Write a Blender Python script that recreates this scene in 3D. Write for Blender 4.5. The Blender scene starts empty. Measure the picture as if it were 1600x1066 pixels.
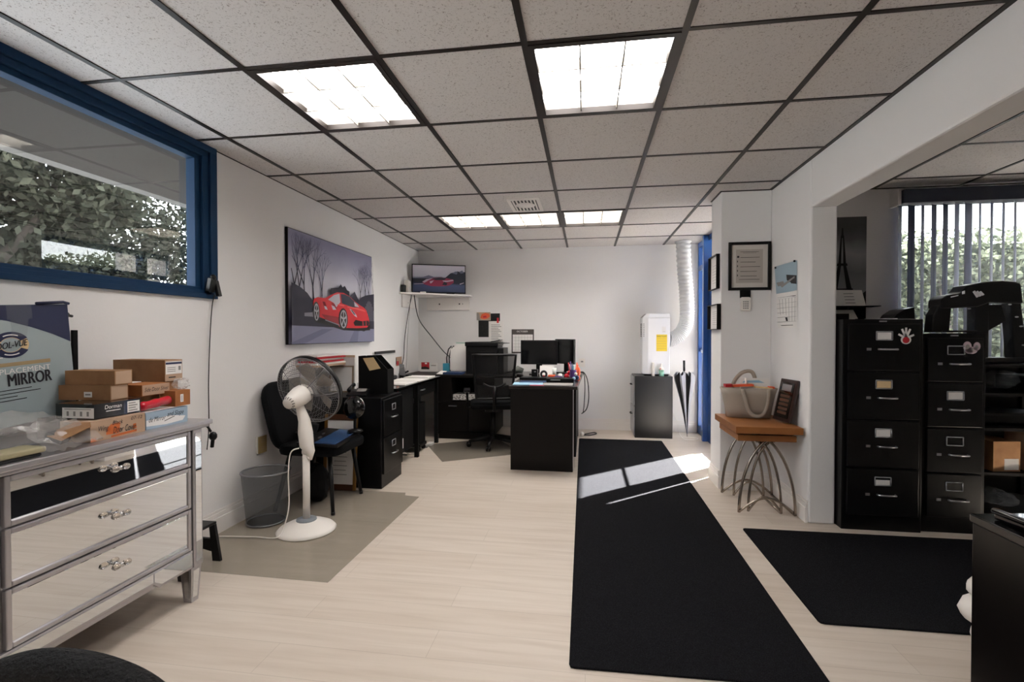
import bpy, math, random
from mathutils import Vector, Matrix
random.seed(7)
D=bpy.data; SC=bpy.context.scene; COL=SC.collection
PI=math.pi
def R(a): return math.radians(a)
def lin(c):
    if isinstance(c,str):
        c=[int(c[i:i+2],16)/255 for i in (0,2,4)]
    return tuple((v/12.92 if v<=.04045 else ((v+.055)/1.055)**2.4) for v in c)+(1,)
# ---------------------------------------------------------------- materials
def mat(name,col,rough=.6,metal=0.,spec=.5,emit=None,es=0,trans=0,ior=1.45,alpha=1,noise=None,bump=None,coat=0):
    m=D.materials.new(name); m.use_nodes=True; nt=m.node_tree; b=nt.nodes['Principled BSDF']
    c=lin(col); b.inputs['Base Color'].default_value=c
    b.inputs['Roughness'].default_value=rough; b.inputs['Metallic'].default_value=metal
    b.inputs['Specular IOR Level'].default_value=spec; b.inputs['IOR'].default_value=ior
    b.inputs['Transmission Weight'].default_value=trans; b.inputs['Alpha'].default_value=alpha
    b.inputs['Coat Weight'].default_value=coat
    if emit: b.inputs['Emission Color'].default_value=lin(emit); b.inputs['Emission Strength'].default_value=es
    if noise or bump:
        tc=nt.nodes.new('ShaderNodeTexCoord')
    if noise:   # (scale, second colour, low, high)
        n=nt.nodes.new('ShaderNodeTexNoise'); n.inputs['Scale'].default_value=noise[0]; n.inputs['Detail'].default_value=6
        nt.links.new(tc.outputs['Object'],n.inputs['Vector'])
        r=nt.nodes.new('ShaderNodeMapRange'); r.inputs[1].default_value=noise[2]; r.inputs[2].default_value=noise[3]
        nt.links.new(n.outputs['Fac'],r.inputs[0])
        x=nt.nodes.new('ShaderNodeMix'); x.data_type='RGBA'; x.inputs[6].default_value=c; x.inputs[7].default_value=lin(noise[1])
        nt.links.new(r.outputs[0],x.inputs[0]); nt.links.new(x.outputs[2],b.inputs['Base Color'])
    if bump:    # (scale, strength)
        n=nt.nodes.new('ShaderNodeTexNoise'); n.inputs['Scale'].default_value=bump[0]; n.inputs['Detail'].default_value=4
        nt.links.new(tc.outputs['Object'],n.inputs['Vector'])
        bp=nt.nodes.new('ShaderNodeBump'); bp.inputs['Strength'].default_value=bump[1]; bp.inputs['Distance'].default_value=.01
        nt.links.new(n.outputs['Fac'],bp.inputs['Height']); nt.links.new(bp.outputs['Normal'],b.inputs['Normal'])
    return m
def thin_mat(name,col,opac,rough=.15):
    """thin clear sheet: mostly see-through, some tint, glossy"""
    m=D.materials.new(name); m.use_nodes=True; nt=m.node_tree
    b=nt.nodes['Principled BSDF']; b.inputs['Base Color'].default_value=lin(col); b.inputs['Roughness'].default_value=rough
    t=nt.nodes.new('ShaderNodeBsdfTransparent'); x=nt.nodes.new('ShaderNodeMixShader'); x.inputs[0].default_value=opac
    o=nt.nodes['Material Output']; nt.links.new(t.outputs[0],x.inputs[1]); nt.links.new(b.outputs[0],x.inputs[2]); nt.links.new(x.outputs[0],o.inputs['Surface'])
    return m
def glass_mat(name,tint=(1,1,1),refl=.06):
    m=D.materials.new(name); m.use_nodes=True; nt=m.node_tree; nt.nodes.remove(nt.nodes['Principled BSDF'])
    t=nt.nodes.new('ShaderNodeBsdfTransparent'); t.inputs[0].default_value=(*tint,1)
    g=nt.nodes.new('ShaderNodeBsdfGlossy'); g.inputs['Roughness'].default_value=0.0
    lw=nt.nodes.new('ShaderNodeLayerWeight'); pw=nt.nodes.new('ShaderNodeMath'); pw.operation='POWER'; pw.inputs[1].default_value=3.2; nt.links.new(lw.outputs['Facing'],pw.inputs[0])
    f=nt.nodes.new('ShaderNodeMath'); f.operation='MULTIPLY_ADD'; f.inputs[1].default_value=.9; f.inputs[2].default_value=refl; nt.links.new(pw.outputs[0],f.inputs[0])
    x=nt.nodes.new('ShaderNodeMixShader'); o=nt.nodes['Material Output']
    nt.links.new(f.outputs[0],x.inputs[0]); nt.links.new(t.outputs[0],x.inputs[1]); nt.links.new(g.outputs[0],x.inputs[2]); nt.links.new(x.outputs[0],o.inputs['Surface'])
    return m
M={}
M['wall']=mat('wall_paint','e8e6e5',.75,bump=(60,.06))
M['trimw']=mat('white_trim','ebe6e2',.5)
M['grid']=mat('bronze_grid','1d1613',.4,.3)
M['black']=mat('black_paint','080708',.4,spec=.3)
M['blackm']=mat('black_matte','080809',.75,spec=.25)
M['blackp']=mat('black_plastic','0b0b0d',.35,spec=.35)
M['gloss']=mat('gloss_black','060606',.12,coat=.3)
M['deskb']=mat('espresso_laminate','0d0908',.5,spec=.25)
M['steel']=mat('black_steel','050506',.35,spec=.3,bump=(220,.04))
M['fabric']=mat('charcoal_fabric','101113',.95,spec=.15,bump=(300,.3))
M['mesh']=thin_mat('chair_mesh','101011',.72,.8)
M['chrome']=mat('chrome','c9c9cb',.12,1)
M['satin']=mat('satin_steel','b9bbbf',.28,1)
M['nickel']=mat('brushed_nickel','a59a90',.24,1)
M['silver']=mat('silver_paint','b3b0b2',.33,.75)
M['mirror']=mat('mirror_glass','d9dcde',.015,1)
M['crystal']=mat('crystal','fff7ee',.03,0,trans=1,ior=1.5)
M['white']=mat('white_plastic','e9e3dc',.38)
M['whiteg']=mat('white_gloss','f1f1f2',.25)
M['paper']=mat('paper','e8e5e2',.7)
M['greyp']=mat('grey_print','8d8a87',.8)
M['dkprint']=mat('dark_print','2c2a2b',.8)
M['cream']=mat('cream_paper','d9bd90',.8)
M['blue']=mat('blue_frame_paint','10304f',.6,spec=.2)
M['bluedoor']=mat('blue_door_paint','173c72',.3)
M['cardb']=mat('cardboard','9b7350',.85,noise=(14,'8a6444',.35,.7))
M['cardo']=mat('orange_cardboard','a5683a',.8,noise=(14,'8f5a31',.35,.7))
M['cardl']=mat('kraft_light','b4977f',.85)
M['tape']=mat('orange_tape','c2622a',.4)
M['ink']=mat('ink','1d1b22',.7)
M['navy']=mat('navy_print','1c2345',.55)
M['ltblue']=mat('pale_blue_card','9fb3c4',.6)
M['cartonb']=mat('carton_pale','a7b3b5',.6,noise=(3,'98a5a8',.3,.7))
M['gold']=mat('gold_print','a58f6a',.6)
M['woodm']=mat('oak_top','9a6335',.4,noise=(6,'7f4d27',.35,.7))
M['woodd']=mat('dark_wood','2a1510',.3)
M['goldf']=mat('gold_frame','8a6432',.4,.4)
M['brownf']=mat('brown_frame','4a2a17',.5)
M['canvas']=mat('canvas','a99d90',.9,bump=(250,.2))
M['red']=mat('red','b3202a',.4)
M['redpack']=mat('red_film','b41c2b',.18)
M['orange']=mat('orange','d3562f',.5)
M['pink']=mat('pink','d8566c',.5)
M['purple']=mat('purple','4a2c6e',.5)
M['teal']=mat('teal','2d7f96',.5)
M['skybl']=mat('sky_blue_folder','8fb7cf',.5)
M['bluef']=mat('blue_folder','1d3357',.5)
M['yellow']=mat('yellow_label','e0c43c',.6)
M['mat1']=thin_mat('vinyl_mat','a19889',.34,.25)
M['mat2']=thin_mat('vinyl_mat_dark','847d72',.45,.3)
M['film']=thin_mat('clear_film','d2cecb',.24,.08)
M['wrap']=thin_mat('clear_wrap','aab0b8',.16,.08)
M['glass']=glass_mat('window_glass',(.97,.98,.98))
M['meshbin']=thin_mat('wire_mesh','56585b',.48,.4)
M['wire']=mat('wire','8d8d90',.35,.8)
M['cable']=mat('black_cable','1a1a1c',.5)
M['grcable']=mat('grey_cable','8c8780',.5)
M['beige']=mat('beige_plastic','a08a5c',.5)
M['hose']=mat('hose_plastic','dedede',.45)
M['led']=mat('screen','07080a',.12)
M['screenb']=mat('screen_blue','2d4a72',.2)
M['leafd']=None
def leaf_mat(name,c1,c2):
    m=D.materials.new(name); m.use_nodes=True; nt=m.node_tree; nt.nodes.remove(nt.nodes['Principled BSDF'])
    d=nt.nodes.new('ShaderNodeBsdfDiffuse'); t=nt.nodes.new('ShaderNodeBsdfTranslucent'); x=nt.nodes.new('ShaderNodeMixShader'); x.inputs[0].default_value=.22
    g=nt.nodes.new('ShaderNodeNewGeometry'); r=nt.nodes.new('ShaderNodeValToRGB')
    r.color_ramp.elements[0].color=lin(c1); r.color_ramp.elements[1].color=lin(c2)
    nt.links.new(g.outputs['Random Per Island'],r.inputs[0]); nt.links.new(r.outputs[0],d.inputs[0]); nt.links.new(r.outputs[0],t.inputs[0])
    o=nt.nodes['Material Output']; nt.links.new(d.outputs[0],x.inputs[1]); nt.links.new(t.outputs[0],x.inputs[2]); nt.links.new(x.outputs[0],o.inputs['Surface'])
    return m
M['leaf']=leaf_mat('tree_leaf','1b1d18','4c4e43'); M['leafh']=leaf_mat('hedge_leaf','23271f','5c6254')
M['bark']=mat('bark','39322c',.9,bump=(20,.5))
def planks():
    m=D.materials.new('whitewashed_planks'); m.use_nodes=True; nt=m.node_tree; b=nt.nodes['Principled BSDF']
    tc=nt.nodes.new('ShaderNodeTexCoord'); br=nt.nodes.new('ShaderNodeTexBrick')
    br.inputs['Scale'].default_value=1; br.inputs['Brick Width'].default_value=1.22; br.inputs['Row Height'].default_value=.18
    br.inputs['Mortar Size'].default_value=.0012; br.inputs['Mortar Smooth'].default_value=.3
    br.inputs['Color1'].default_value=lin('cfc4b8'); br.inputs['Color2'].default_value=lin('cabeb1'); br.inputs['Mortar'].default_value=lin('b5a99c')
    nt.links.new(tc.outputs['Object'],br.inputs['Vector'])
    mp=nt.nodes.new('ShaderNodeMapping'); mp.inputs['Scale'].default_value=(1.1,16,1); nt.links.new(tc.outputs['Object'],mp.inputs[0])
    n=nt.nodes.new('ShaderNodeTexNoise'); n.inputs['Scale'].default_value=1.6; n.inputs['Detail'].default_value=7; n.inputs['Distortion'].default_value=.4
    nt.links.new(mp.outputs[0],n.inputs['Vector'])
    r=nt.nodes.new('ShaderNodeMapRange'); r.inputs[1].default_value=.4; r.inputs[2].default_value=.75; nt.links.new(n.outputs['Fac'],r.inputs[0])
    x=nt.nodes.new('ShaderNodeMix'); x.data_type='RGBA'; x.blend_type='MULTIPLY'; x.inputs[7].default_value=lin('d5cbc1')
    mu=nt.nodes.new('ShaderNodeMath'); mu.operation='MULTIPLY'; mu.inputs[1].default_value=.4; nt.links.new(r.outputs[0],mu.inputs[0])
    nt.links.new(mu.outputs[0],x.inputs[0]); nt.links.new(br.outputs['Color'],x.inputs[6]); nt.links.new(x.outputs[2],b.inputs['Base Color'])
    b.inputs['Roughness'].default_value=.42; b.inputs['Specular IOR Level'].default_value=.35
    return m
M['floor']=planks()
def tiles():
    m=D.materials.new('fissured_ceiling_tile'); m.use_nodes=True; nt=m.node_tree; b=nt.nodes['Principled BSDF']
    tc=nt.nodes.new('ShaderNodeTexCoord'); v=nt.nodes.new('ShaderNodeTexNoise'); v.inputs['Scale'].default_value=125; v.inputs['Detail'].default_value=2; v.inputs['Distortion'].default_value=1.2
    nt.links.new(tc.outputs['Object'],v.inputs['Vector'])
    r=nt.nodes.new('ShaderNodeValToRGB'); r.color_ramp.elements[0].position=.33; r.color_ramp.elements[0].color=lin('a09995'); r.color_ramp.elements[1].position=.41; r.color_ramp.elements[1].color=lin('d6d2d0')
    nt.links.new(v.outputs['Fac'],r.inputs[0]); nt.links.new(r.outputs[0],b.inputs['Base Color']); b.inputs['Roughness'].default_value=.95; b.inputs['Specular IOR Level'].default_value=.1
    return m
M['tile']=tiles()
def rugm():
    m=mat('black_carpet','111113',.98,spec=.05,noise=(420,'333338',.45,.8),bump=(350,.6)); return m
M['rug']=rugm()
def gradient_print(name,stops,axis=2,lo=0,hi=1,nscale=6,namt=.12):
    """printed picture background: colour by object height plus cloudy mottling"""
    m=D.materials.new(name); m.use_nodes=True; nt=m.node_tree; b=nt.nodes['Principled BSDF']; b.inputs['Roughness'].default_value=.45
    tc=nt.nodes.new('ShaderNodeTexCoord'); s=nt.nodes.new('ShaderNodeSeparateXYZ'); nt.links.new(tc.outputs['Object'],s.inputs[0])
    mr=nt.nodes.new('ShaderNodeMapRange'); mr.inputs[1].default_value=lo; mr.inputs[2].default_value=hi; nt.links.new(s.outputs[axis],mr.inputs[0])
    n=nt.nodes.new('ShaderNodeTexNoise'); n.inputs['Scale'].default_value=nscale; n.inputs['Detail'].default_value=5; nt.links.new(tc.outputs['Object'],n.inputs['Vector'])
    a=nt.nodes.new('ShaderNodeMath'); a.operation='MULTIPLY_ADD'; a.inputs[1].default_value=namt; nt.links.new(n.outputs['Fac'],a.inputs[0]); nt.links.new(mr.outputs[0],a.inputs[2])
    r=nt.nodes.new('ShaderNodeValToRGB'); nt.links.new(a.outputs[0],r.inputs[0])
    els=r.color_ramp.elements
    while len(els)<len(stops): els.new(.5)
    for e,(p,c) in zip(els,stops): e.position=p; e.color=lin(c)
    nt.links.new(r.outputs[0],b.inputs['Base Color']); return m
def light_mat(name,col,st):
    m=D.materials.new(name); m.use_nodes=True; nt=m.node_tree; nt.nodes.remove(nt.nodes['Principled BSDF'])
    e=nt.nodes.new('ShaderNodeEmission'); e.inputs[0].default_value=lin(col); e.inputs[1].default_value=st
    nt.links.new(e.outputs[0],nt.nodes['Material Output'].inputs['Surface']); return m
# ---------------------------------------------------------------- mesh builder
class B:
    def __init__(s,m='black'): s.v=[];s.f=[];s.mi=[];s.mats=[];s.sm=[];s.T=Matrix();s.use(m);s.smooth=False
    def use(s,m):
        k=M[m] if isinstance(m,str) else m
        if k not in s.mats: s.mats.append(k)
        s.cur=s.mats.index(k); return s
    def at(s,loc=(0,0,0),rz=0,rx=0,ry=0):
        s.T=Matrix.Translation(Vector(loc))@Matrix.Rotation(rz,4,'Z')@Matrix.Rotation(ry,4,'Y')@Matrix.Rotation(rx,4,'X'); return s
    def add(s,vs,fs,smooth=None):
        o=len(s.v); s.v+= [s.T@Vector(p) for p in vs]
        for f in fs: s.f.append([o+i for i in f]); s.mi.append(s.cur); s.sm.append(s.smooth if smooth is None else smooth)
        return s
    def bx(s,x0,x1,y0,y1,z0,z1):
        return s.add([(x0,y0,z0),(x1,y0,z0),(x1,y1,z0),(x0,y1,z0),(x0,y0,z1),(x1,y0,z1),(x1,y1,z1),(x0,y1,z1)],
            [(0,3,2,1),(4,5,6,7),(0,1,5,4),(1,2,6,5),(2,3,7,6),(3,0,4,7)],False)
    def poly(s,pts): return s.add(pts,[tuple(range(len(pts)))],False)
    def tube(s,pts,r,n=8,closed=False):
        pts=[Vector(p) for p in pts]; N=len(pts); rs=r if isinstance(r,(list,tuple)) else [r]*N
        vs=[];up=None
        for i,p in enumerate(pts):
            if closed: t=pts[(i+1)%N]-pts[i-1]
            else: t=pts[min(i+1,N-1)]-pts[max(i-1,0)]
            t.normalize()
            if up is None:
                up=Vector((0,0,1)) if abs(t.z)<.9 else Vector((1,0,0))
            a=up-t*up.dot(t)
            if a.length<1e-4: a=t.orthogonal()
            a.normalize(); up=a; b=t.cross(a)
            for k in range(n):
                q=2*PI*k/n; vs.append(p+(a*math.cos(q)+b*math.sin(q))*rs[i])
        fs=[]
        for i in range(N if closed else N-1):
            for k in range(n):
                a0=i*n+k;a1=i*n+(k+1)%n;j=(i+1)%N
                fs.append((a0,a1,j*n+(k+1)%n,j*n+k))
        if not closed: fs.append(tuple(range(n-1,-1,-1))); fs.append(tuple((N-1)*n+k for k in range(n)))
        return s.add(vs,fs,True)
    def lathe(s,prof,n=24,c=(0,0,0),sx=1,sy=1,caps=True):
        vs=[(c[0]+r*math.cos(2*PI*k/n)*sx,c[1]+r*math.sin(2*PI*k/n)*sy,c[2]+z) for r,z in prof for k in range(n)]
        fs=[(i*n+k,i*n+(k+1)%n,(i+1)*n+(k+1)%n,(i+1)*n+k) for i in range(len(prof)-1) for k in range(n)]
        if caps: fs.append(tuple(range(n-1,-1,-1))); fs.append(tuple((len(prof)-1)*n+k for k in range(n)))
        return s.add(vs,fs,True)
    def prism(s,pl,z0,z1):
        n=len(pl); vs=[(x,y,z0) for x,y in pl]+[(x,y,z1) for x,y in pl]
        fs=[tuple(range(n-1,-1,-1)),tuple(range(n,2*n))]+[(i,(i+1)%n,n+(i+1)%n,n+i) for i in range(n)]
        return s.add(vs,fs,False)
    def ball(s,c,r,n=12,sc=(1,1,1)):
        m=max(5,n//2+1); prof=[]
        vs=[];fs=[]
        for i in range(m):
            th=PI*(i+.0)/(m-1)
            for k in range(n):
                q=2*PI*k/n; vs.append((c[0]+r*sc[0]*math.sin(max(th,.001))*math.cos(q),c[1]+r*sc[1]*math.sin(max(th,.001))*math.sin(q),c[2]+r*sc[2]*math.cos(th)))
        for i in range(m-1):
            for k in range(n): fs.append((i*n+k,(i+1)*n+k,(i+1)*n+(k+1)%n,i*n+(k+1)%n))
        return s.add(vs,fs,True)
    def text(s,body,o,u,v,w,h,lift=.0008,shear=0,bold=0):
        """lettering lying in the plane o + a*u + b*v, fitted to width w and height h"""
        c=D.curves.new('t','FONT'); c.body=body; c.size=1; c.resolution_u=3; c.shear=shear; c.offset=bold; c.space_character=1.0+bold*4
        ob=D.objects.new('t',c); me=D.meshes.new_from_object(ob)
        if not len(me.vertices): return s
        xs=[q.co.x for q in me.vertices]; ys=[q.co.y for q in me.vertices]; x0,x1,y0,y1=min(xs),max(xs),min(ys),max(ys)
        o=Vector(o);u=Vector(u).normalized();v=Vector(v).normalized();n=u.cross(v)*lift
        s.add([o+n+u*((q.co.x-x0)/(x1-x0)*w)+v*((q.co.y-y0)/(y1-y0)*h) for q in me.vertices],[tuple(p.vertices) for p in me.polygons],False)
        D.objects.remove(ob); D.curves.remove(c); D.meshes.remove(me); return s
    def flat(s,o,u,v,pts,lift):
        o=Vector(o);u=Vector(u);v=Vector(v);n=u.cross(v).normalized()*lift
        return s.poly([o+n+u*a+v*b for a,b in pts])
    def mesh(s,name,org):
        me=D.meshes.new(name); me.from_pydata([p-org for p in s.v],[],s.f)
        for m in s.mats: me.materials.append(m)
        me.polygons.foreach_set('material_index',s.mi); me.polygons.foreach_set('use_smooth',s.sm); me.update(); return me
    def build(s,name,parent=None,bevel=0,solid=0,sub=0):
        org=Vector((0,0,0))
        if parent is not None: org=world(parent)
        ob=D.objects.new(name,s.mesh(name,org)); COL.objects.link(ob)
        if parent is not None: ob.parent=parent
        if sub: x=ob.modifiers.new('sub','SUBSURF'); x.levels=sub; x.render_levels=sub
        if solid: x=ob.modifiers.new('sol','SOLIDIFY'); x.thickness=solid
        if bevel: x=ob.modifiers.new('bev','BEVEL'); x.width=bevel; x.segments=2; x.limit_method='ANGLE'; x.angle_limit=R(40)
        return ob
    def thing(s,name,label,cat,group=None,**k):
        zs=[p.z for p in s.v]; z0=min(zs); c=Vector((sum(p.x for p in s.v)/len(s.v),sum(p.y for p in s.v)/len(s.v),z0))
        e=D.objects.new(name,s.mesh(name,c)); COL.objects.link(e); e.location=c
        if k.get('bevel'): x=e.modifiers.new('bev','BEVEL'); x.width=k['bevel']; x.segments=2; x.limit_method='ANGLE'; x.angle_limit=R(40)
        if k.get('sub'): x=e.modifiers.new('sub','SUBSURF'); x.levels=k['sub']; x.render_levels=k['sub']
        return tag(e,label,cat,group)
def world(o):
    l=Vector(o.location)
    while o.parent: o=o.parent; l+=Vector(o.location)
    return l
def tag(o,label,cat,group=None,kind=None):
    if label: o['label']=label
    if cat: o['category']=cat
    if group: o['group']=group
    if kind: o['kind']=kind
    return o
def thing(name,label,cat,loc,group=None):
    o=D.objects.new(name,None); COL.objects.link(o); o.location=loc; o.empty_display_size=.1
    return tag(o,label,cat,group)
def lab(o,l): o['label']=l; return o
def struct(b,name,parent=None,bevel=0,label=None):
    o=b.build(name,parent,bevel=bevel)
    if parent is None: o['kind']='structure'
    if label: o['label']=label
    return o
def dup(root,loc,label,rz=0):
    r=root.copy(); COL.objects.link(r); r.location=loc; r.rotation_euler=(0,0,rz); r['label']=label
    def rec(a,b):
        for ch in list(a.children):
            c=ch.copy(); COL.objects.link(c); c.parent=b; rec(ch,c)
    kids=list(root.children)
    for ch in kids:
        c=ch.copy(); COL.objects.link(c); c.parent=r
        for g in list(ch.children):
            d=g.copy(); COL.objects.link(d); d.parent=c
    return r
def arc(p0,p1,bulge,n=14):
    """curve from p0 to p1 bowed by vector bulge"""
    p0=Vector(p0);p1=Vector(p1);b=Vector(bulge)
    return [p0.lerp(p1,i/n)+b*math.sin(PI*i/n) for i in range(n+1)]
def smooth_path(pts,n=6):
    P=[Vector(p) for p in pts]; out=[]
    for i in range(len(P)-1):
        a=P[max(i-1,0)];b=P[i];c=P[i+1];d=P[min(i+2,len(P)-1)]
        for k in range(n):
            t=k/n; out.append(.5*((2*b)+(c-a)*t+(2*a-5*b+4*c-d)*t*t+(3*b-a-3*c+d)*t**3))
    out.append(P[-1]); return out
# ================================================================ SETTING
CE=2.396; GX=[-2.072+.61*k for k in range(6)]; GY=[1.926+.665*r for r in range(-7,7)]
XL,XR,YB,YF=-2.29,1.455,6.49,-2.7
X2=1.617; Y2=4.25; X3=5.2
struct(B('floor').bx(XL,X3,YF,YB,-.06,0),'floor')
# left wall with the interior window opening
b=B('wall'); t=.14
b.bx(XL-t,XL,YF,YB,0,1.468); b.bx(XL-t,XL,2.745,YB,1.468,CE+.1); b.bx(XL-t,XL,YF,-.9,1.468,CE+.1)
struct(b,'wall_left')
struct(B('wall').bx(XL-t,XR+.3,YB,YB+.14,0,CE+.1),'wall_back')
struct(B('wall').bx(XL-t,X3,YF-.14,YF,0,CE+.1),'wall_front')
b=B('wall'); b.bx(XR,X2,3.47,4.455,0,CE+.1); b.bx(XR,X2,YF,3.47,2.08,CE+.1)
struct(b,'wall_right',bevel=.012)
struct(B('wall').bx(1.075,XR,4.15,4.455,0,CE+.1),'wall_column',bevel=.006)
b=B('wall'); b.bx(X2,2.40,Y2,Y2+.14,0,CE+.1); b.bx(2.40,X3,Y2,Y2+.14,0,.95); b.bx(2.40,X3,Y2,Y2+.14,2.33,CE+.1); b.bx(4.6,X3,Y2,Y2+.14,.95,2.33)
struct(b,'wall_side_room_back')
struct(B('wall').bx(X3,X3+.14,YF,Y2+.14,0,CE+.1),'wall_side_room_right')
# roof: door overhang bounds the sun patch; side-room eave added to block sun
b=B('wall'); b.bx(-3.3,X3+.5,-3.2,6.3,2.75,2.9); b.bx(-3.3,2.865,6.3,7.6,2.75,2.9); b.use(mat('fascia_paint','56534f',.8)); b.bx(-3.3,-3.2,-3.2,7.6,2.3,2.75)
b.use(mat('eave_paint','3c3a39',.85)).bx(-3.19,XL-t-.001,-3.2,7.6,2.735,2.749); b.use('wall'); b.bx(XL-t,XL,YF,YB,CE+.1,2.75); b.bx(XR+.1,X3,Y2,Y2+.14,CE+.1,2.75); b.bx(XR,XR+.14,4.5,YB,CE+.1,2.75); b.bx(XL,XR+.14,YB,YB+.14,CE+.1,2.75)
struct(b,'trim_roof')
struct(B('wall').bx(2.60,2.70,6.77,7.6,-.06,2.74),'wall_added_sun_block')  # unseen wall added to keep direct sun off the sidelight
struct(B(mat('shade_block_paint','b5b0aa',.9)).bx(-3.2,1.38,7.7,28,-.06,16),'wall_added_tree_shade')  # unseen tall block added to put the trees in shade
# ceilings: one mesh of tiles per room, cells of the lamps left open
LIT=[(-1,0,1),(-1,0,3),(-1,0,1)]
lamps=[(1,7,1),(3,7,1),(1,11,0),(2,11,0),(3,11,0),(1,3,1),(3,3,1)]
cells={(c,r) for c,r,_ in lamps}
xs=[XL]+GX+[XR]; ys=[YF]+GY+[YB]
b=B('tile')
for i in range(len(xs)-1):
    for j in range(len(ys)-1):
        if (i-1,j-1) in cells: continue
        b.bx(xs[i],xs[i+1],ys[j],ys[j+1],CE,CE+.018)
struct(b,'ceiling')
b=B('grid')
for x in GX: b.bx(x-.013,x+.013,YF,YB,CE-.005,CE+.004)
for y in GY: b.bx(XL,XR,y-.010,y+.010,CE-.0045,CE+.0035)
b.bx(XL,XL+.006,2.745,YB,CE-.004,CE+.001); b.bx(XR-.022,XR,YF,4.15,CE-.006,CE+.001)
b.bx(1.075,XR,4.138,4.15,CE-.006,CE+.001); b.bx(1.063,1.075,4.138,4.455,CE-.006,CE+.001); 
struct(b,'trim_ceiling_grid')
b=B('tile'); b.bx(X2,X3,YF,Y2,CE,CE+.018); struct(b,'ceiling_side_room')
b=B('grid')
for k in range(-2,5): b.bx(2.84+.61*k-.011,2.84+.61*k+.011,YF,Y2,CE-.005,CE)
for k in range(-9,1): b.bx(X2,X3,4.0+.665*k-.009,4.0+.665*k+.009,CE-.0045,CE)
b.bx(X2,X3,Y2-.008,Y2,CE-.006,CE)
struct(b,'trim_side_room_grid')
# baseboards
def base(name,*segs):
    b=B('trimw')
    for (x0,x1,y0,y1) in segs:
        b.bx(x0,x1,y0,y1,0,.10)
        w=.006
        if x1-x0<y1-y0:
            inner=(x0 if name=='baseboard_left' else x1)
            b.bx(*( (x0,x1-w) if name=='baseboard_left' else (x0+w,x1)),y0,y1,.10,.128); b.bx(*( (x0,x1-2*w) if name=='baseboard_left' else (x0+2*w,x1)),y0,y1,.128,.145)
        else:
            b.bx(x0,x1,y0+w,y1,.10,.128); b.bx(x0,x1,y0+2*w,y1,.128,.145)
    struct(b,name,bevel=.002)
base('baseboard_left',(XL,XL+.018,YF,YB))
base('baseboard_back',(XL+.018,XR-.06,YB-.018,YB))
base('baseboard_right',(XR-.018,XR,3.475,4.13),(1.057,1.075,4.15,4.455))
base('baseboard_column',(1.057,XR-.018,4.132,4.15))
base('baseboard_side_room',(X2,X3,Y2-.018,Y2))
# ---- window_1 : blue frame high in the left wall
w=D.objects.new('window_1',None); COL.objects.link(w); w.location=(XL,1.5,1.468); w['kind']='structure'; w['label']='wide fixed window in a deep blue frame high on the left wall'
b=B('blue'); f0,f1=-.9,2.745
for (a,d,x0,x1) in ((0,.055,-.07,.022),(.055,.10,-.07,.008),(.10,.14,-.07,-.012)):
    z0=1.468+a*.48; z1=1.468+d*.48; 
    b.bx(XL+x0,XL+x1,f0,f1,z0,z1); b.bx(XL+x0,XL+x1,f0,f1,CE-d*.7,CE-a*.7)
    b.bx(XL+x0,XL+x1,f1-d,f1-a,z1,CE-d*.7); b.bx(XL+x0,XL+x1,f0+a,f0+d,z1,CE-d*.7)
b.build('window_frame',w,bevel=.002)
b=B('glass'); b.bx(XL-.066,XL-.063,f0+.1,2.62,1.52,2.32); b.build('pane',w)
# ---- window_2 : side-room window
w=D.objects.new('window_2',None); COL.objects.link(w); w.location=(3.5,Y2,.95); w['kind']='structure'; w['label']='wide window behind vertical blinds in the side room'
b=B('trimw'); b.bx(2.40,2.44,Y2+.02,Y2+.12,.95,2.33); b.bx(4.56,4.6,Y2+.02,Y2+.12,.95,2.33); b.bx(2.44,4.56,Y2+.02,Y2+.12,.95,.99); b.bx(2.44,4.56,Y2+.02,Y2+.12,2.29,2.33)
b.use('blue').bx(2.44,4.56,Y2+.05,Y2+.09,1.03,1.06); b.build('window_frame',w)
b=B('glass'); b.bx(2.44,4.56,Y2+.068,Y2+.072,1.06,2.29); b.build('pane',w)
# ---- door_1 : blue storefront door and sidelight on the right behind the column
w=D.objects.new('door_1',None); COL.objects.link(w); w.location=(1.44,5.4,0); w['kind']='structure'; w['label']='blue metal storefront door with sidelight behind the column'
x0,x1=1.40,1.47
b=B('blue').use('bluedoor')
b.bx(x0,x1,6.43,6.488,0,CE); b.bx(x0,x1,6.0,6.43,0,.10); b.bx(x0,x1,6.0,6.43,2.33,CE); b.bx(x0-.055,x1,5.94,6.0,0,CE); 
b.bx(x0,x1,4.5,5.94,2.33,CE); b.bx(x0,x1,4.5,6.43,2.04,2.10); b.bx(x0,x1,5.76,5.94,0,2.04)
b.bx(1.415,1.47,4.458,4.70,0,2.04); b.bx(1.415,1.455,4.70,4.757,0,2.04); b.bx(x0+.02,x1,6.0,6.43,1.03,1.07)
b.build('door_frame',w,bevel=.003)
b=B('satin').bx(x0-.063,x0-.055,5.94,6.0,1.03,1.06); b.build('latch_plate',w,bevel=.002)
b=B('glass'); b.bx(1.433,1.437,6.0,6.43,.10,1.03); b.bx(1.433,1.437,6.0,6.43,1.07,2.04); b.bx(1.433,1.437,4.5,6.43,2.10,2.33); b.build('pane',w)
dr=B('bluedoor'); dr.bx(1.415,1.455,4.825,5.05,0.01,2.03); dr.bx(1.415,1.455,5.65,5.755,0.01,2.03); dr.bx(1.415,1.455,5.05,5.65,.01,.20); dr.bx(1.415,1.455,5.05,5.65,1.93,2.03); dr.bx(1.428,1.442,5.05,5.65,1.03,1.055)
dl=dr.build('door_leaf',w,bevel=.003)
b=B('glass'); b.bx(1.433,1.437,5.05,5.65,.20,1.93); b.build('pane',dl)
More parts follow.
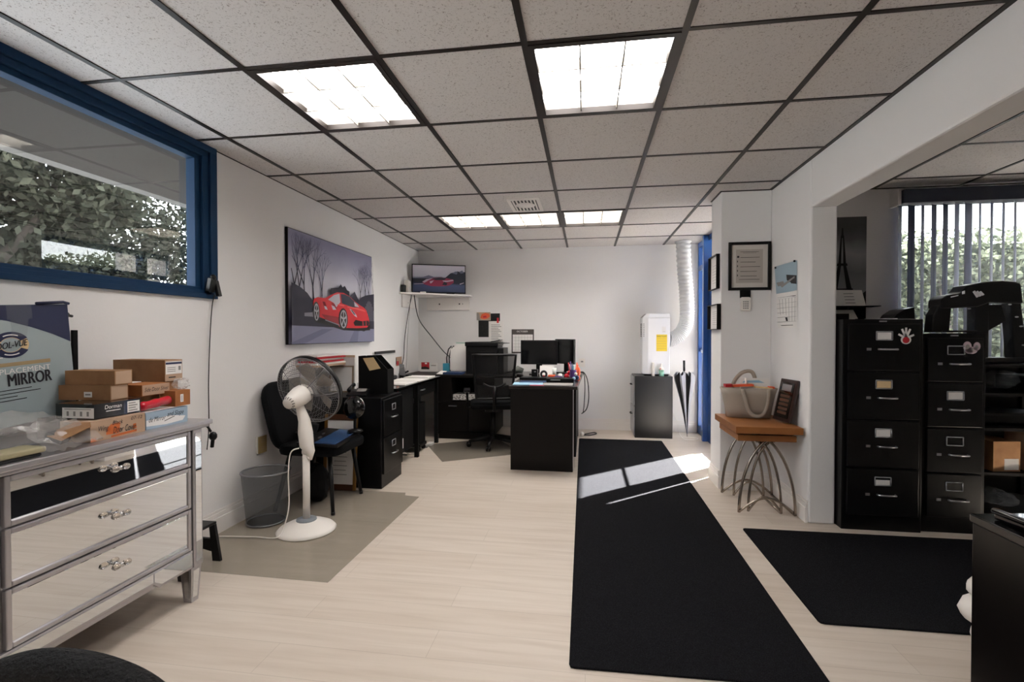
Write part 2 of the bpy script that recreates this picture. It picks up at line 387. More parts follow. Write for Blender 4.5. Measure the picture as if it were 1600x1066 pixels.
b=B('satin'); b.tube([(1.37,5.0,.9),(1.37,5.0,1.3)],.012); b.tube([(1.37,5.0,.93),(1.416,5.0,.93)],.008); b.tube([(1.37,5.0,1.27),(1.416,5.0,1.27)],.008); b.build('door_handle',dl)
# exterior: ground, hedge and trees
struct(B(mat('concrete','cdc9c2',.9,noise=(2,'bdb9b2',.3,.7))).bx(-30,30,-30,34,-.12,-.06),'floor_outdoor_ground')
def foliage(b,boxes,n,s):
    """scatter leaf quads in ellipsoid/box volumes: (cx,cy,cz,rx,ry,rz,shape)"""
    for (cx,cy,cz,rx,ry,rz,e) in boxes:
        for _ in range(n):
            if e:
                while 1:
                    p=Vector((random.uniform(-1,1),random.uniform(-1,1),random.uniform(-1,1)))
                    if .45<p.length<1: break
            else: p=Vector((random.uniform(-1,1),random.uniform(-1,1),random.uniform(-1,1)))
            c=Vector((cx+p.x*rx,cy+p.y*ry,cz+p.z*rz)); a=Vector((random.gauss(0,1),random.gauss(0,1),random.gauss(0,1))).normalized(); q=a.orthogonal().normalized(); r=a.cross(q); k=s*random.uniform(.6,1.3)
            ang=random.uniform(0,6.28); u=q*math.cos(ang)+r*math.sin(ang); v=a.cross(u)
            b.add([c-u*k,c-v*k*.5,c+u*k,c+v*k*.5],[(0,1,2,3)],False)
h=thing('hedge','tall clipped leafy hedge outside the side-room window','hedge',(6,8,-.06))
b=B('leafh'); foliage(b,[(6.3,8.2,1.36,3.9,.45,1.42,0)],26000,.05); o=b.build('foliage',h); o['kind']='stuff'
b=B('bark'); 
for k in range(9): b.tube([(2.8+k*.85,8.2,-.06),(2.85+k*.85,8.2,1.2),(2.7+k*.85,8.3,2.2)],[.05,.04,.02],6)
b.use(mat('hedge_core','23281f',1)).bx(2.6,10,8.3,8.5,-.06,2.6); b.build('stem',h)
def tree(x,y,label,blobs,branches,n,grp):
    t=thing('tree',label,'tree',(x,y,-.06),grp)
    b=B('leaf'); foliage(b,blobs,int(n*1.7),.085); o=b.build('foliage',t); o['kind']='stuff'
    b=B('bark')
    for pts,r in branches: b.tube(smooth_path(pts,4),[r*(1-.6*i/((len(pts)-1)*4)) for i in range((len(pts)-1)*4+1)],8)
    b.build('trunk',t)
tree(-9.0,5.4,'broad leafy tree with forked trunk seen through the left part of the window',
 [(-9,6.2,4.5,1.8,1.5,1.1,1),(-9.6,4.2,4.2,1.8,1.6,1.1,1),(-9,7.3,3.7,1.4,1.0,.8,1),(-9,2.6,4.6,1.8,1.6,1.3,1),(-9.6,5.0,2.3,1.2,2.9,.9,1),(-9.8,6.8,3.0,1.2,1.6,.9,1)],
 [([(-9,6.2,-.06),(-9,6.2,1.6),(-9.1,6.1,2.6),(-9.2,5.6,3.6),(-9.4,5.3,4.6)],.17),([(-9.05,6.2,2.2),(-8.9,6.7,3.0),(-9.1,7.3,4.0)],.09)],2100,None)
tree(-12.5,12.6,'dense leafy tree seen through the right part of the window',
 [(-12.5,12.4,4.4,2.2,2.2,1.8,1),(-12.3,10.8,3.6,1.8,1.7,1.4,1),(-12.5,15.2,4.2,2.2,2.0,1.7,1),(-12.5,12.0,2.5,1.6,4.2,1.1,1),(-12.8,10.4,2.9,1.2,2.0,1.0,1)],
 [([(-12.5,12.6,-.06),(-12.4,12.7,1.4),(-12.5,12.4,3.0),(-12.8,12.8,4.6)],.16)],2600,None)
o=thing('hedge','low hedge outside beneath the trees','hedge',(-16.5,11,-.06)); b=B('leaf'); foliage(b,[(-16.5,11,1.1,.5,11,1.2,0)],5000,.14); q=b.build('foliage',o); q['kind']='stuff'
b=B('bark'); b.bx(-16.7,-16.4,0,22,-.06,2.0); b.build('stem',o)
# ================================================================ LIGHT, WORLD, CAMERA
LV=mat('louver_metal','8b867e',.45,.0,spec=.6)
E_ON=light_mat('lamp_panel_on','fffaf6',22.5); E_DIM=light_mat('lamp_panel_dim','fff8f0',19)
LL=['glowing square ceiling light nearest the window wall','glowing square ceiling light right of centre','left of the three far ceiling lights set side by side in a row','middle of the three far ceiling lights set side by side in a row','right of the three far ceiling lights set side by side in a row','square ceiling light behind the viewpoint on the window side','square ceiling light behind the viewpoint on the far side from the window']
for (c,r,on),l in zip(lamps,LL):
    x0,x1,y0,y1=GX[c],GX[c]+.61,GY[r],GY[r]+.665
    t=thing('ceiling_light',l,'ceiling light',((x0+x1)/2,(y0+y1)/2,CE),None)
    b=B('grid'); q=.036
    b.bx(x0+.012,x0+q,y0+.01,y1-.01,CE-.008,CE+.02); b.bx(x1-q,x1-.012,y0+.01,y1-.01,CE-.008,CE+.02); b.bx(x0+q,x1-q,y0+.01,y0+q,CE-.008,CE+.02); b.bx(x0+q,x1-q,y1-q,y1-.01,CE-.008,CE+.02)
    b.build('frame',t)
    b=B(LV); b.bx(x0+.004,x0+.03,y0+.01,y1-.01,CE+.02,CE+.10); b.bx(x1-.03,x1-.004,y0+.01,y1-.01,CE+.02,CE+.10); b.bx(x0+.03,x1-.03,y0+.004,y0+.03,CE+.02,CE+.10); b.bx(x0+.03,x1-.03,y1-.03,y1-.004,CE+.02,CE+.10); b.build('housing',t)
    b=B(E_ON if on else E_DIM); b.bx(x0+.03,x1-.03,y0+.03,y1-.03,CE+.06,CE+.065); b.build('diffuser',t)
    b=B(LV)
    for k in (1,2):
        xx=x0+q+(x1-x0-2*q)*k/3; yy=y0+q+(y1-y0-2*q)*k/3
        b.bx(xx-.003,xx+.003,y0+q,y1-q,CE+.004,CE+.055); b.bx(x0+q,x1-q,yy-.003,yy+.003,CE+.004,CE+.055)
    b.build('louver',t)
b=B('trimw'); vx0,vx1,vy0,vy1=-.67,-.39,4.11,4.53
t=thing('ceiling_vent','square white air vent in the ceiling just before the row of three lights','air vent',((vx0+vx1)/2,(vy0+vy1)/2,CE))
q=.03; b.bx(vx0,vx1,vy0,vy0+q,CE-.01,CE); b.bx(vx0,vx1,vy1-q,vy1,CE-.01,CE); b.bx(vx0,vx0+q,vy0+q,vy1-q,CE-.01,CE); b.bx(vx1-q,vx1,vy0+q,vy1-q,CE-.01,CE); b.build('frame',t)
b=B('black').bx(vx0+q,vx1-q,vy0+q,vy1-q,CE-.002,CE-.0005); b.build('duct_opening',t)
b=B('trimw')
for k in range(7):
    x=vx0+q+.016+k*.031; b.bx(x-.007,x+.007,vy0+q,vy1-q,CE-.009,CE-.003)
b.at((-.53,4.3,CE-.012)); b.lathe([(.085,0),(.085,.003)],20); b.build('louver',t)
sun=D.lights.new('sun','SUN'); sun.energy=235; sun.angle=R(.5); sun.color=(1,.97,.93)
so=D.objects.new('sun',sun); COL.objects.link(so); so.rotation_euler=Vector((-1,-.918,-.945)).to_track_quat('-Z','Y').to_euler(); so.location=(8,8,8)
W=D.worlds.new('sky'); SC.world=W; W.use_nodes=True; nt=W.node_tree; bg=nt.nodes['Background']
tc=nt.nodes.new('ShaderNodeTexCoord'); sp=nt.nodes.new('ShaderNodeSeparateXYZ'); nt.links.new(tc.outputs['Generated'],sp.inputs[0])
rp=nt.nodes.new('ShaderNodeValToRGB'); rp.color_ramp.elements[0].color=(1,1,1,1); rp.color_ramp.elements[1].color=(.62,.78,1,1); nt.links.new(sp.outputs['Z'],rp.inputs[0]); nt.links.new(rp.outputs[0],bg.inputs[0])
bg.inputs[1].default_value=9.5
cam=D.cameras.new('camera'); cam.sensor_width=36; cam.lens=764/1600*36; cam.clip_start=.05
co=D.objects.new('camera',cam); COL.objects.link(co); co.location=(0,0,1.25); co.rotation_euler=(PI/2-.014,0,.150); SC.camera=co
SC.view_settings.view_transform='Standard'; SC.view_settings.look='None'; SC.view_settings.gamma=1; SC.view_settings.exposure=0; SC.view_settings.use_curve_mapping=False
# ================================================================ MIRRORED DRESSER AND WHAT LIES ON IT
DX=-1.80
t=thing('mirrored_dresser','mirrored silver dresser with three tiers of drawers under the blue window','dresser',(-2.03,1.27,0))
def dresser():
    b=B('silver'); b.bx(-2.262,DX-.018,.47,2.062,.165,.807); b.build('case',t)
    b=B('silver'); b.bx(-2.266,DX+.012,.43,2.10,.807,.820); b.bx(-2.266,DX+.022,.42,2.112,.820,.842); b.build('top',t,bevel=.004)
    for s,(y0,y1) in enumerate(((.53,1.255),(1.27,2.003))):
        for z0,z1 in ((.640,.803),(.447,.634),(.250,.441)):
            b=B('silver'); q=.018
            b.bx(DX-.018,DX,y0,y0+q,z0,z1); b.bx(DX-.018,DX,y1-q,y1,z0,z1); b.bx(DX-.018,DX,y0+q,y1-q,z0,z0+q); b.bx(DX-.018,DX,y0+q,y1-q,z1-q,z1)
            d=b.build('drawer',t,bevel=.004)
            b=B('mirror'); b.bx(DX-.012,DX-.006,y0+q,y1-q,z0+q,z1-q); m=b.build('mirror_panel',d,bevel=.003)
            # bow-tie crystal pull on a small post
            yc=(y0+y1)/2; zc=(z0+z1)/2+.012
            b=B('crystal')
            for sg in (-1,1):
                b.at((DX+.022,yc+sg*.022,zc),rx=R(90)); b.lathe([(.004,-.017),(.011,-.010),(.0125,0),(.010,.010),(.005,.016)],10)
            b.at().use('chrome'); b.at((DX-.006,yc,zc),ry=R(90)); b.lathe([(.010,0),(.006,.008),(.005,.02),(.009,.028),(.009,.034)],12)
            b.build('crystal_pull',d)
    # corner posts
    for y0,y1 in ((.47,.524),(2.010,2.064)):
        b=B('silver'); b.bx(DX-.02,DX+.004,y0,y1,.165,.807); p=b.build('corner_post',t,bevel=.004)
        b=B('mirror'); b.bx(DX+.003,DX+.007,y0+.010,y1-.010,.19,.79); b.build('mirror_strip',p)
    # scalloped apron
    b=B('silver'); z1=.247
    pl=[(.525,.165),(.70,.165),(.715,.19),(1.80,.19),(1.83,.165),(2.008,.165),(2.008,z1),(.525,z1)]
    b.T=Matrix(((0,0,1,0),(1,0,0,0),(0,1,0,0),(0,0,0,1))); b.prism(pl,DX-.016,DX); b.T=Matrix()
    a=b.build('apron',t,bevel=.003)
    b=B('mirror'); b.T=Matrix(((0,0,1,0),(1,0,0,0),(0,1,0,0),(0,0,0,1)))
    b.prism([(.535,.178),(.70,.178),(.712,.203),(1.795,.203),(1.795,z1-.008),(.535,z1-.008)],DX,DX+.003); b.prism([(1.80,.203),(1.836,.178),(2.0,.178),(2.0,z1-.008),(1.80,z1-.008)],DX,DX+.003); b.build('mirror_panel',a)
    for lx in (DX-.03,-2.235):
        for ly in (.505,2.027):
            b=B('silver'); w0,w1=.020,.030
            vs=[(lx+sx*w0,ly+sy*w0,0) for sx,sy in ((-1,-1),(1,-1),(1,1),(-1,1))]+[(lx+sx*w1,ly+sy*w1,.165) for sx,sy in ((-1,-1),(1,-1),(1,1),(-1,1))]
            b.add(vs,[(0,3,2,1),(4,5,6,7),(0,1,5,4),(1,2,6,5),(2,3,7,6),(3,0,4,7)])
            b.use('mirror')
            def inset(sx,sy,ax):
                P=[]
                for (h,wd) in ((.02,w0+.001),(.15,w1)):
                    for k in (-.6,.6):
                        o=wd+.0006
                        P.append((lx+sx*o,ly+k*wd,h) if ax=='x' else (lx+k*wd,ly+sy*o,h))
                b.poly([P[0],P[1],P[3],P[2]])
            inset(1,0,'x'); inset(0,-1,'y')
            b.build('leg',t)
dresser()
TZ=.8425
def carton(name,label,pts,z0,h,m,group=None,depth=None,cat='box',bevel=.0015):
    """box whose footprint is the quad (left, corner, right) + the fourth corner"""
    (ax,ay),(cx,cy),(bx_,by)=pts; dx,dy=ax+bx_-cx,ay+by-cy
    b=B(m); b.prism([(ax,ay),(cx,cy),(bx_,by),(dx,dy)],z0,z0+h); return b
def on(o,org,u,v):  # helper frame
    return Vector(org),Vector(u).normalized(),Vector(v)
Zv=(0,0,1)
# big pale carton with printed oval badge, leaning on the wall
def mirror_carton():
    a=R(4.2); U=Vector((0,math.cos(a),math.sin(a))); V=Vector((0,-math.sin(a),math.cos(a))); N=Vector((1,0,0)); O=Vector((-2.13,.75,TZ+.004))
    W,H=1.02,.455
    t=thing('mirror_carton','large pale blue carton with dark blue corner, printed MIRROR, leaning on the wall','carton',(-2.2,1.26,TZ))
    b=B('cartonb'); P=lambda u,v,n=0: tuple(O+U*u+V*v+N*n)
    b.add([P(0,0),P(W,0),P(W,H),P(0,H),P(0,0,-.115),P(W,0,-.115),P(W,H,-.115),P(0,H,-.115)],[(0,1,2,3),(5,4,7,6),(4,5,1,0),(1,5,6,2),(3,2,6,7),(4,0,3,7)],False)
    b.use('navy'); 
    arcp=[(W-.003,H-.10-.045)]
    top=[(.55,H-.03),(.62,H-.031),(.72,H-.042),(.80,H-.060),(.88,H-.088),(.95,H-.118),(W-.001,H-.155)]
    for i in range(len(top)-1):
        (u0,v0),(u1,v1)=top[i],top[i+1]; b.poly([P(u0,v0,.0006),P(u1,v1,.0006),P(u1,H-.001,.0006),P(u0,H-.001,.0006)])
    b.poly([P(0,H-.03,.0006),P(.55,H-.03,.0006),P(.55,H-.001,.0006),P(0,H-.001,.0006)])
    b.poly([P(W+.0006,H-.155,-.001),P(W+.0006,H-.155,-.114),P(W+.0006,H-.001,-.114),P(W+.0006,H-.001,-.001)])
    # oval badge
    cu,cv=.805,.305
    def ring(r0,r1,a0,a1,m,l):
        b.use(m); n=20
        for i in range(n):
            q0=a0+(a1-a0)*i/n; q1=a0+(a1-a0)*(i+1)/n
            b.poly([P(cu+r0*math.cos(q0),cv+r0*.78*math.sin(q0),l),P(cu+r1*math.cos(q0),cv+r1*.78*math.sin(q0),l),P(cu+r1*math.cos(q1),cv+r1*.78*math.sin(q1),l),P(cu+r0*math.cos(q1),cv+r0*.78*math.sin(q1),l)])
    ring(.034,.060,0,2*PI,'cream',.0007); ring(.036,.063,R(28),R(152),'navy',.001); ring(.036,.063,R(208),R(332),'navy',.001); ring(.046,.051,R(60),R(120),'paper',.0014); ring(.046,.051,R(240),R(300),'paper',.0014)
    b.use('ink').text('KOOL-VUE',P(.738,.287,.0006),(U*.985+V*.10),V,.122,.024,.0016,shear=.25).text('KOOL-VUE',P(.7392,.287,.0006),(U*.985+V*.10),V,.122,.024,.0017,shear=.25)
    b.use('gold'); b.flat(P(.60,.225),U,V,[(0,0),(.335,.0),(.335,.014),(0,.014)],.0008)
    b.use('paper').text('REPLACEMENT',P(.725,.197),U,V,.208,.020,.001); b.flat(P(.745,.16),U,V,[(0,0),(.004,0),(.004,.10),(0,.10)],.0012); b.flat(P(.745,.258),U,V,[(0,0),(.03,0),(.03,.003),(0,.003)],.0012)
    b.use('ink').text('MIRROR',P(.782,.150),U,V,.150,.046,.0014).text('MIRROR',P(.7835,.150),U,V,.150,.046,.0015).text('MIRROR',P(.785,.150),U,V,.150,.046,.0016)
    for k,w in enumerate((.11,.14,.06,.09)): b.flat(P(.75,.135-k*.013),U,V,[(0,0),(w,0),(w,.003),(0,.003)],.001)
    c=b.build('carton_body',t)
    b=B('wrap'); b.flat(P(.80,H-.055),U,V,[(0,0),(.085,0),(.085,.055),(0,.055)],.0015); b.flat(P(.81,H-.12),U,V,[(0,0),(.05,0),(.06,.065),(0,.065)],.0018); b.poly([P(.80,H,.001),P(.885,H,.001),P(.885,H,-.08),P(.80,H,-.08)]); b.build('packing_tape',t)
    b=B('navy'); b.tube([P(.90,H+.004,.004),P(1.0,H+.008,.006),P(W+.002,H+.002,.004)],.006,6); b.tube([P(.0,H+.003,-.01),P(.4,H+.004,.0),P(.78,H+.003,-.003)],.004,6); b.build('torn_flap',t)
mirror_carton()
B('blackm').bx(-2.275,-2.262,1.865,1.885,TZ,1.268).thing('dark_strip','narrow dark strip leaning upright beside the pale carton','strip')
b=B('blackp'); b.ball((-2.262,1.835,1.335),.014,8); b.tube([(-2.262,1.835,1.335),(-2.262,1.862,1.33)],.006,6); b.tube([(-2.264,1.835,1.32),(-2.268,1.83,TZ)],.002,5); b.thing('cable_end','small black cable plug poking up behind the pale carton','cable')
# wing box with scribbles and orange tape
U=Vector((-.0,1,0))
b=B('cardl'); b.bx(-1.965,-1.832,1.568,1.797,TZ,TZ+.078)
o=Vector((-1.832,1.568,TZ)); 
b.use('tape'); b.flat(o,U,Zv,[(.06,.018),(.115,.016),(.118,.058),(.08,.056),(.062,.04)],.0006); b.flat(o,U,Zv,[(.08,.004),(.19,.008),(.19,.017),(.08,.012)],.0006); b.flat(o,U,Zv,[(.0,.002),(.022,.002),(.02,.018),(.002,.015)],.0006); b.flat(o,U,Zv,[(.172,.022),(.19,.022),(.187,.042),(.174,.040)],.0006)
b.use('ink').text('Wing',o+Vector((0,.030,.030)),U,Zv,.04,.026,.0012,.3).text('Black',o+Vector((0,.085,.052)),U,Zv,.045,.016,.0012,.3).text('Door Cover',o+Vector((0,.088,.018)),U,Zv,.10,.026,.0012,.3).text('07-12',o+Vector((0,.165,.058)),U,Zv,.05,.013,.0012,.2).text('side',o+Vector((0,.026,.006)),U,Zv,.022,.009,.0012,.3)
x=b.thing('shipping_box','open kraft box with handwriting and orange tape at the dresser front edge','box')
b=B('cardo'); b.use('cardb'); b.add([(-1.90,1.568,TZ+.074),(-1.832,1.568,TZ+.076),(-1.79,1.535,TZ+.068),(-1.80,1.44,TZ+.036),(-1.88,1.45,TZ+.050)],[(0,1,2,3,4)]); 
o=b.build('open_flap',x,solid=.003)
o.location=(0,0,0); 
o.location=-x.location+Vector((0,0,0)); 
for v in o.data.vertices: v.co+=x.location
# pale blue box
b=B('ltblue'); b.bx(-2.0,-1.842,1.812,2.03,TZ,TZ+.072); o=Vector((-1.842,1.812,TZ))
b.use('paper').flat(o,U,Zv,[(.0,.015),(.10,.008),(.19,.012),(.205,.03),(.12,.045),(.0,.04)],.0005)
b.use('navy').flat((-1.842,1.812,TZ+.072),U,(-1,0,0),[(.0,.0),(.218,0),(.218,.02),(.10,.012)],.0006); b.use('paper').flat((-1.842,1.812,TZ+.072),U,(-1,0,0),[(.0,.02),(.10,.014),(.218,.024),(.218,.15),(0,.15)],.0006)
b.use('ink').text('de Mirror',o+Vector((0,.012,.030)),U,Zv,.085,.020,.001,.3).text('and Slope',o+Vector((0,.105,.034)),U,Zv,.09,.028,.001,.35); b.flat(o+Vector((0,0,0)),U,Zv,[(.09,.022),(.145,.036),(.145,.039),(.09,.025)],.001)
b.thing('parts_box','pale blue and white box with black handwriting at the dresser far end','box')
# black box with white labels
b=B('gloss'); PL=[(-2.03,1.605),(-1.856,1.605),(-1.856,1.80),(-2.03,1.80)]
b.prism(PL,TZ+.080,TZ+.138); o=Vector((-2.03,1.605,TZ+.08)); UX=Vector((1,0,0))
b.use('paper').flat(o,UX,Zv,[(.03,.004),(.172,.004),(.172,.044),(.03,.044)],.0006)
b.use('greyp'); [b.flat(o,UX,Zv,[(.05+.03*k,.012),(.06+.03*k,.012),(.06+.03*k,.03),(.05+.03*k,.03)],.001) for k in range(4)]; b.flat(o,UX,Zv,[(.04,.037),(.16,.037),(.16,.040),(.04,.040)],.001)
o=Vector((-1.856,1.605,TZ+.08)); b.use('paper').text('Dorman',o+Vector((0,.040,.034)),U,Zv,.07,.015,.001,.1); b.flat(o,U,Zv,[(.045,.024),(.105,.024),(.105,.027),(.045,.027)],.001); b.flat(o,U,Zv,[(.135,.006),(.19,.006),(.19,.052),(.135,.052)],.0006)
b.use('greyp'); [b.flat(o,U,Zv,[(.14,.012+.01*k),(.18-.008*(k%2),.012+.01*k),(.18-.008*(k%2),.016+.01*k),(.14,.016+.01*k)],.001) for k in range(4)]
b.thing('parts_box','glossy black parts box with white labels beneath the kraft boxes','box')
B('cardb').bx(-2.02,-1.975,1.62,1.79,TZ,TZ+.0795).thing('cardboard_block','brown cardboard block propping up the black parts box','box') if False else None
b=B('blackm'); b.bx(-2.11,-1.972,1.60,1.80,TZ,TZ+.0795); b.thing('parts_box','plain dark box lying under the black parts box','box')
def kraft(label,x0,x1,y0,y1,z0,h,rot,lbl=None,m='cardb',small=False,wr=None):
    cx,cy=(x0+x1)/2,(y0+y1)/2; w,d=(x1-x0)/2,(y1-y0)/2
    b=B(m).at((cx,cy,z0),rz=R(rot)); b.bx(-w,w,-d,d,0,h)
    b.use('cardl'); b.flat((w,-d,0),(0,1,0),Zv,[(.004,.003),(2*d-.004,.003),(2*d-.004,h-.003),(.004,h-.003)],.0005)
    if lbl: b.use('paper'); b.flat((-w,-d,0),(1,0,0),Zv,[(lbl[0],lbl[1]),(lbl[0]+lbl[2],lbl[1]),(lbl[0]+lbl[2],lbl[1]+lbl[3]),(lbl[0],lbl[1]+lbl[3])],.0006); b.use('greyp'); b.flat((-w,-d,0),(1,0,0),Zv,[(lbl[0]+.006,lbl[1]+lbl[3]*.35),(lbl[0]+lbl[2]-.006,lbl[1]+lbl[3]*.35),(lbl[0]+lbl[2]-.006,lbl[1]+lbl[3]*.65),(lbl[0]+.006,lbl[1]+lbl[3]*.65)],.001)
    return b,w,d
b,_,_=kraft('',-2.125,-1.905,1.725,1.82,0,0,0); 
b,w,d=kraft('',-2.128,-1.905,1.70,1.785,TZ+.139,.060,5,(.11,.012,.035,.022)); b.thing('kraft_box','lower of the two flat kraft boxes, with a small white label','box')
b,w,d=kraft('',-2.115,-1.90,1.715,1.80,TZ+.200,.058,5); b.thing('kraft_box','upper of the two flat kraft boxes, unlabelled','box')
# handwritten kraft box
b=B('cardo'); b.bx(-2.06,-1.925,1.875,2.02,TZ+.1335,TZ+.183); o=Vector((-1.925,1.875,TZ+.1335)); b.use('cardl').flat(o,U,Zv,[(.002,.002),(.143,.002),(.143,.048),(.002,.048)],.0005); b.use('ink').text('Side Door Silver',o+Vector((0,.012,.018)),U,Zv,.125,.018,.001,.3)
b.thing('kraft_box','small kraft box with a handwritten end under the long box','box')
b=B('cardo'); b.bx(-1.95,-1.868,1.99,2.075,TZ+.0735,TZ+.145); o=Vector((-1.868,1.99,TZ+.083)); b.use('paper').flat(o,U,Zv,[(.028,.008),(.045,.008),(.045,.044),(.028,.044)],.0006); b.use('greyp').flat(o,U,Zv,[(.034,.012),(.038,.012),(.038,.040),(.034,.040)],.001)
x=b.thing('kraft_box','small orange-brown box with a narrow white label at the stack end','box')
b=B('cardb'); b.bx(-2.10,-1.98,1.83,2.05,TZ+.0735,TZ+.132); b.thing('kraft_box','plain brown box hidden in the middle of the stack','box')
B('cardb').bx(-2.11,-1.962,2.052,2.106,TZ,TZ+.1832).thing('kraft_box','upright brown box under the end of the long box','box')
B('cardb').bx(-2.11,-2.004,1.82,2.045,TZ,TZ+.073).thing('kraft_box','plain brown box at the base of the stack against the wall','box')
# long box on top with a blue and white label on its end
b=B('cardb'); b.bx(-2.235,-1.955,2.025,2.125,TZ+.1835,TZ+.285); o=Vector((-1.955,2.025,TZ+.1835)); b.use('cardl').flat(o,U,Zv,[(.001,.001),(.099,.001),(.099,.1),(.001,.1)],.0004)
b.use('paper').flat(o,U,Zv,[(.004,.034),(.096,.034),(.096,.094),(.004,.094)],.0008); b.use('navy').flat(o,U,Zv,[(.004,.08),(.096,.08),(.096,.090),(.004,.090)],.0011); b.use('greyp'); [b.flat(o,U,Zv,[(.012,.045+.009*k),(.06,.045+.009*k),(.06,.048+.009*k),(.012,.048+.009*k)],.0011) for k in range(3)]; b.flat(o,U,Zv,[(.076,.05),(.09,.05),(.09,.07),(.076,.07)],.0011); b.use('ink').flat(o,U,Zv,[(.02,.016),(.06,.016),(.06,.021),(.02,.021)],.0008)
b.thing('kraft_box','long brown box on top of the stack, blue and white label on its end','box')
# red film pack
pts=[]
b=B('redpack'); P=smooth_path([(-1.885,1.808,TZ+.096),(-1.882,1.86,TZ+.099),(-1.882,1.92,TZ+.104),(-1.885,1.982,TZ+.108)],3); n=len(P)
b.tube(P,[.006]+[.019+.002*math.sin(i*2.1) for i in range(n-2)]+[.006],10); b.thing('red_packet','shiny red film packet lying on the pale blue box','packet')
def crumple(name,label,c,r,m,cat,seed,n=22,amp=.28,sub=0,inner=None):
    rnd=random.Random(seed); vs=[];fs=[];b=B(m)
    rows=n//2
    for i in range(rows+1):
        th=PI*i/rows
        for k in range(n):
            q=2*PI*k/n; f=1+rnd.uniform(-amp,amp)*(1 if 0<i<rows else 0)
            vs.append((c[0]+r[0]*f*math.sin(max(th,.02))*math.cos(q),c[1]+r[1]*f*math.sin(max(th,.02))*math.sin(q),c[2]+r[2]*f*math.cos(th)))
    for i in range(rows):
        for k in range(n): fs.append((i*n+k,(i+1)*n+k,(i+1)*n+(k+1)%n,i*n+(k+1)%n))
    b.add(vs,fs,False)
    if inner: inner(b)
    return b.thing(name,label,cat)
crumple('plastic_bag','small crumpled clear bag of silvery bits on the small box at the stack end',(-1.902,2.062,TZ+.172),(.032,.036,.024),'film','plastic bag',3)
x=thing('plastic_bag','clear plastic bag of parts bunched over the dresser edge','plastic bag',(-1.95,1.42,TZ))
rnd=random.Random(5); b=B('film')
def sheet(rows):
    vs=[];n=len(rows[0]); 
    for r in rows: vs+= [(p[0]+rnd.uniform(-.006,.006),p[1]+rnd.uniform(-.006,.006),p[2]+rnd.uniform(-.008,.008)) for p in r]
    fs=[(i*n+k,i*n+k+1,(i+1)*n+k+1,(i+1)*n+k) for i in range(len(rows)-1) for k in range(n-1)]
    b.add(vs,fs,False)
rows=[]
for i in range(16):
    f=i/15; cy=1.05+.50*f; rr=.080-.012*f-.03*max(0,f-.8)*5*.5; cz=TZ+rr*.9+.012; cx=-2.03+.07*f
    rows.append([(cx+rr*math.cos(q)*1.15,cy,cz+rr*.9*math.sin(q)) for q in [2*PI*k/14 for k in range(15)]])
sheet(rows); 
rows=[]
for i in range(8):
    f=i/7
    rows.append([(-1.885+.115*f+.004*math.sin(k*1.7),1.36+.19*k/9+.02*f,TZ+.095-.08*f+.006*math.sin(k*2.3+i)) for k in range(10)])
sheet(rows); b.build('clear_film',x)
b=B('blackp').at((-1.86,1.475,TZ+.040),rz=R(20),ry=R(30)); b.bx(-.03,.03,-.022,.022,-.012,.012); b.build('dark_part',x,bevel=.004)
b=B(mat('olive_plastic','a49c7c',.5)); b.bx(-1.885,-1.795,1.05,1.39,TZ+.012,TZ+.032); b.use('black').bx(-1.88,-1.80,1.06,1.38,TZ,TZ+.012); b.thing('keyboard_tray','flat pale olive tray at the near end of the dresser top','tray',bevel=.006)
# thin cable from the window to the dresser with a clip device
x=thing('clip_camera','small black clip device on the lower right corner of the blue window frame','device',(-2.25,2.68,1.5))
b=B('blackp'); b.at((-2.25,2.665,1.545),ry=R(12)); b.bx(-.014,.014,-.022,.022,-.04,.045); b.at((-2.235,2.70,1.53),ry=R(-14)); b.bx(-.01,.01,-.014,.014,-.05,.05); b.at(); b.ball((-2.235,2.665,1.595),.018,10); b.build('body',x,bevel=.003)
b=B('cable'); b.tube(smooth_path([(-2.245,2.69,1.49),(-2.265,2.69,1.42),(-2.27,2.675,1.2),(-2.272,2.665,.95),(-2.268,2.66,.70),(-2.265,2.64,.55)],5),.003,6); b.build('cord',x)
b=B('blackp'); b.ball((-1.79,2.125,.755),.020,10,(1,.9,1.1)); b.tube([(-1.80,2.125,.775),(-1.815,2.122,.80),(-1.85,2.122,.815)],.006,6); b.tube([(-1.79,2.125,.745),(-1.80,2.13,.70)],.009,6); b.thing('black_plug','small black plug hanging at the far corner of the dresser','plug')
# folding step stool behind the dresser
x=thing('step_stool','black plastic folding step stool beyond the dresser end','step stool',(-2.10,2.30,0))
b=B('blackp'); b.bx(-2.20,-2.02,2.16,2.42,.20,.215); b.build('step',x,bevel=.004)
for yy in (2.405,2.175):
  for sg,xa in ((1,-2.02),(-1,-2.20)):
    b=B('blackp'); q0,q1=sorted((yy-.008,yy+.008))
    def pr_(pts):
        vs=[(a,q0,z) for a,z in pts]+[(a,q1,z) for a,z in pts]; n=len(pts)
        b.add(vs,[tuple(range(n)),tuple(range(2*n-1,n-1,-1))]+[(i,n+i,n+(i+1)%n,(i+1)%n) for i in range(n)],False)
    pr_([(xa-sg*.03,.203),(xa+sg*.004,.203),(xa+sg*.038,.003),(xa-sg*.01,.003)]); pr_([(xa-sg*.09,.125),(xa-sg*.02,.125),(xa-sg*.02,.055),(xa-sg*.09,.07)]); b.build('leg',x)
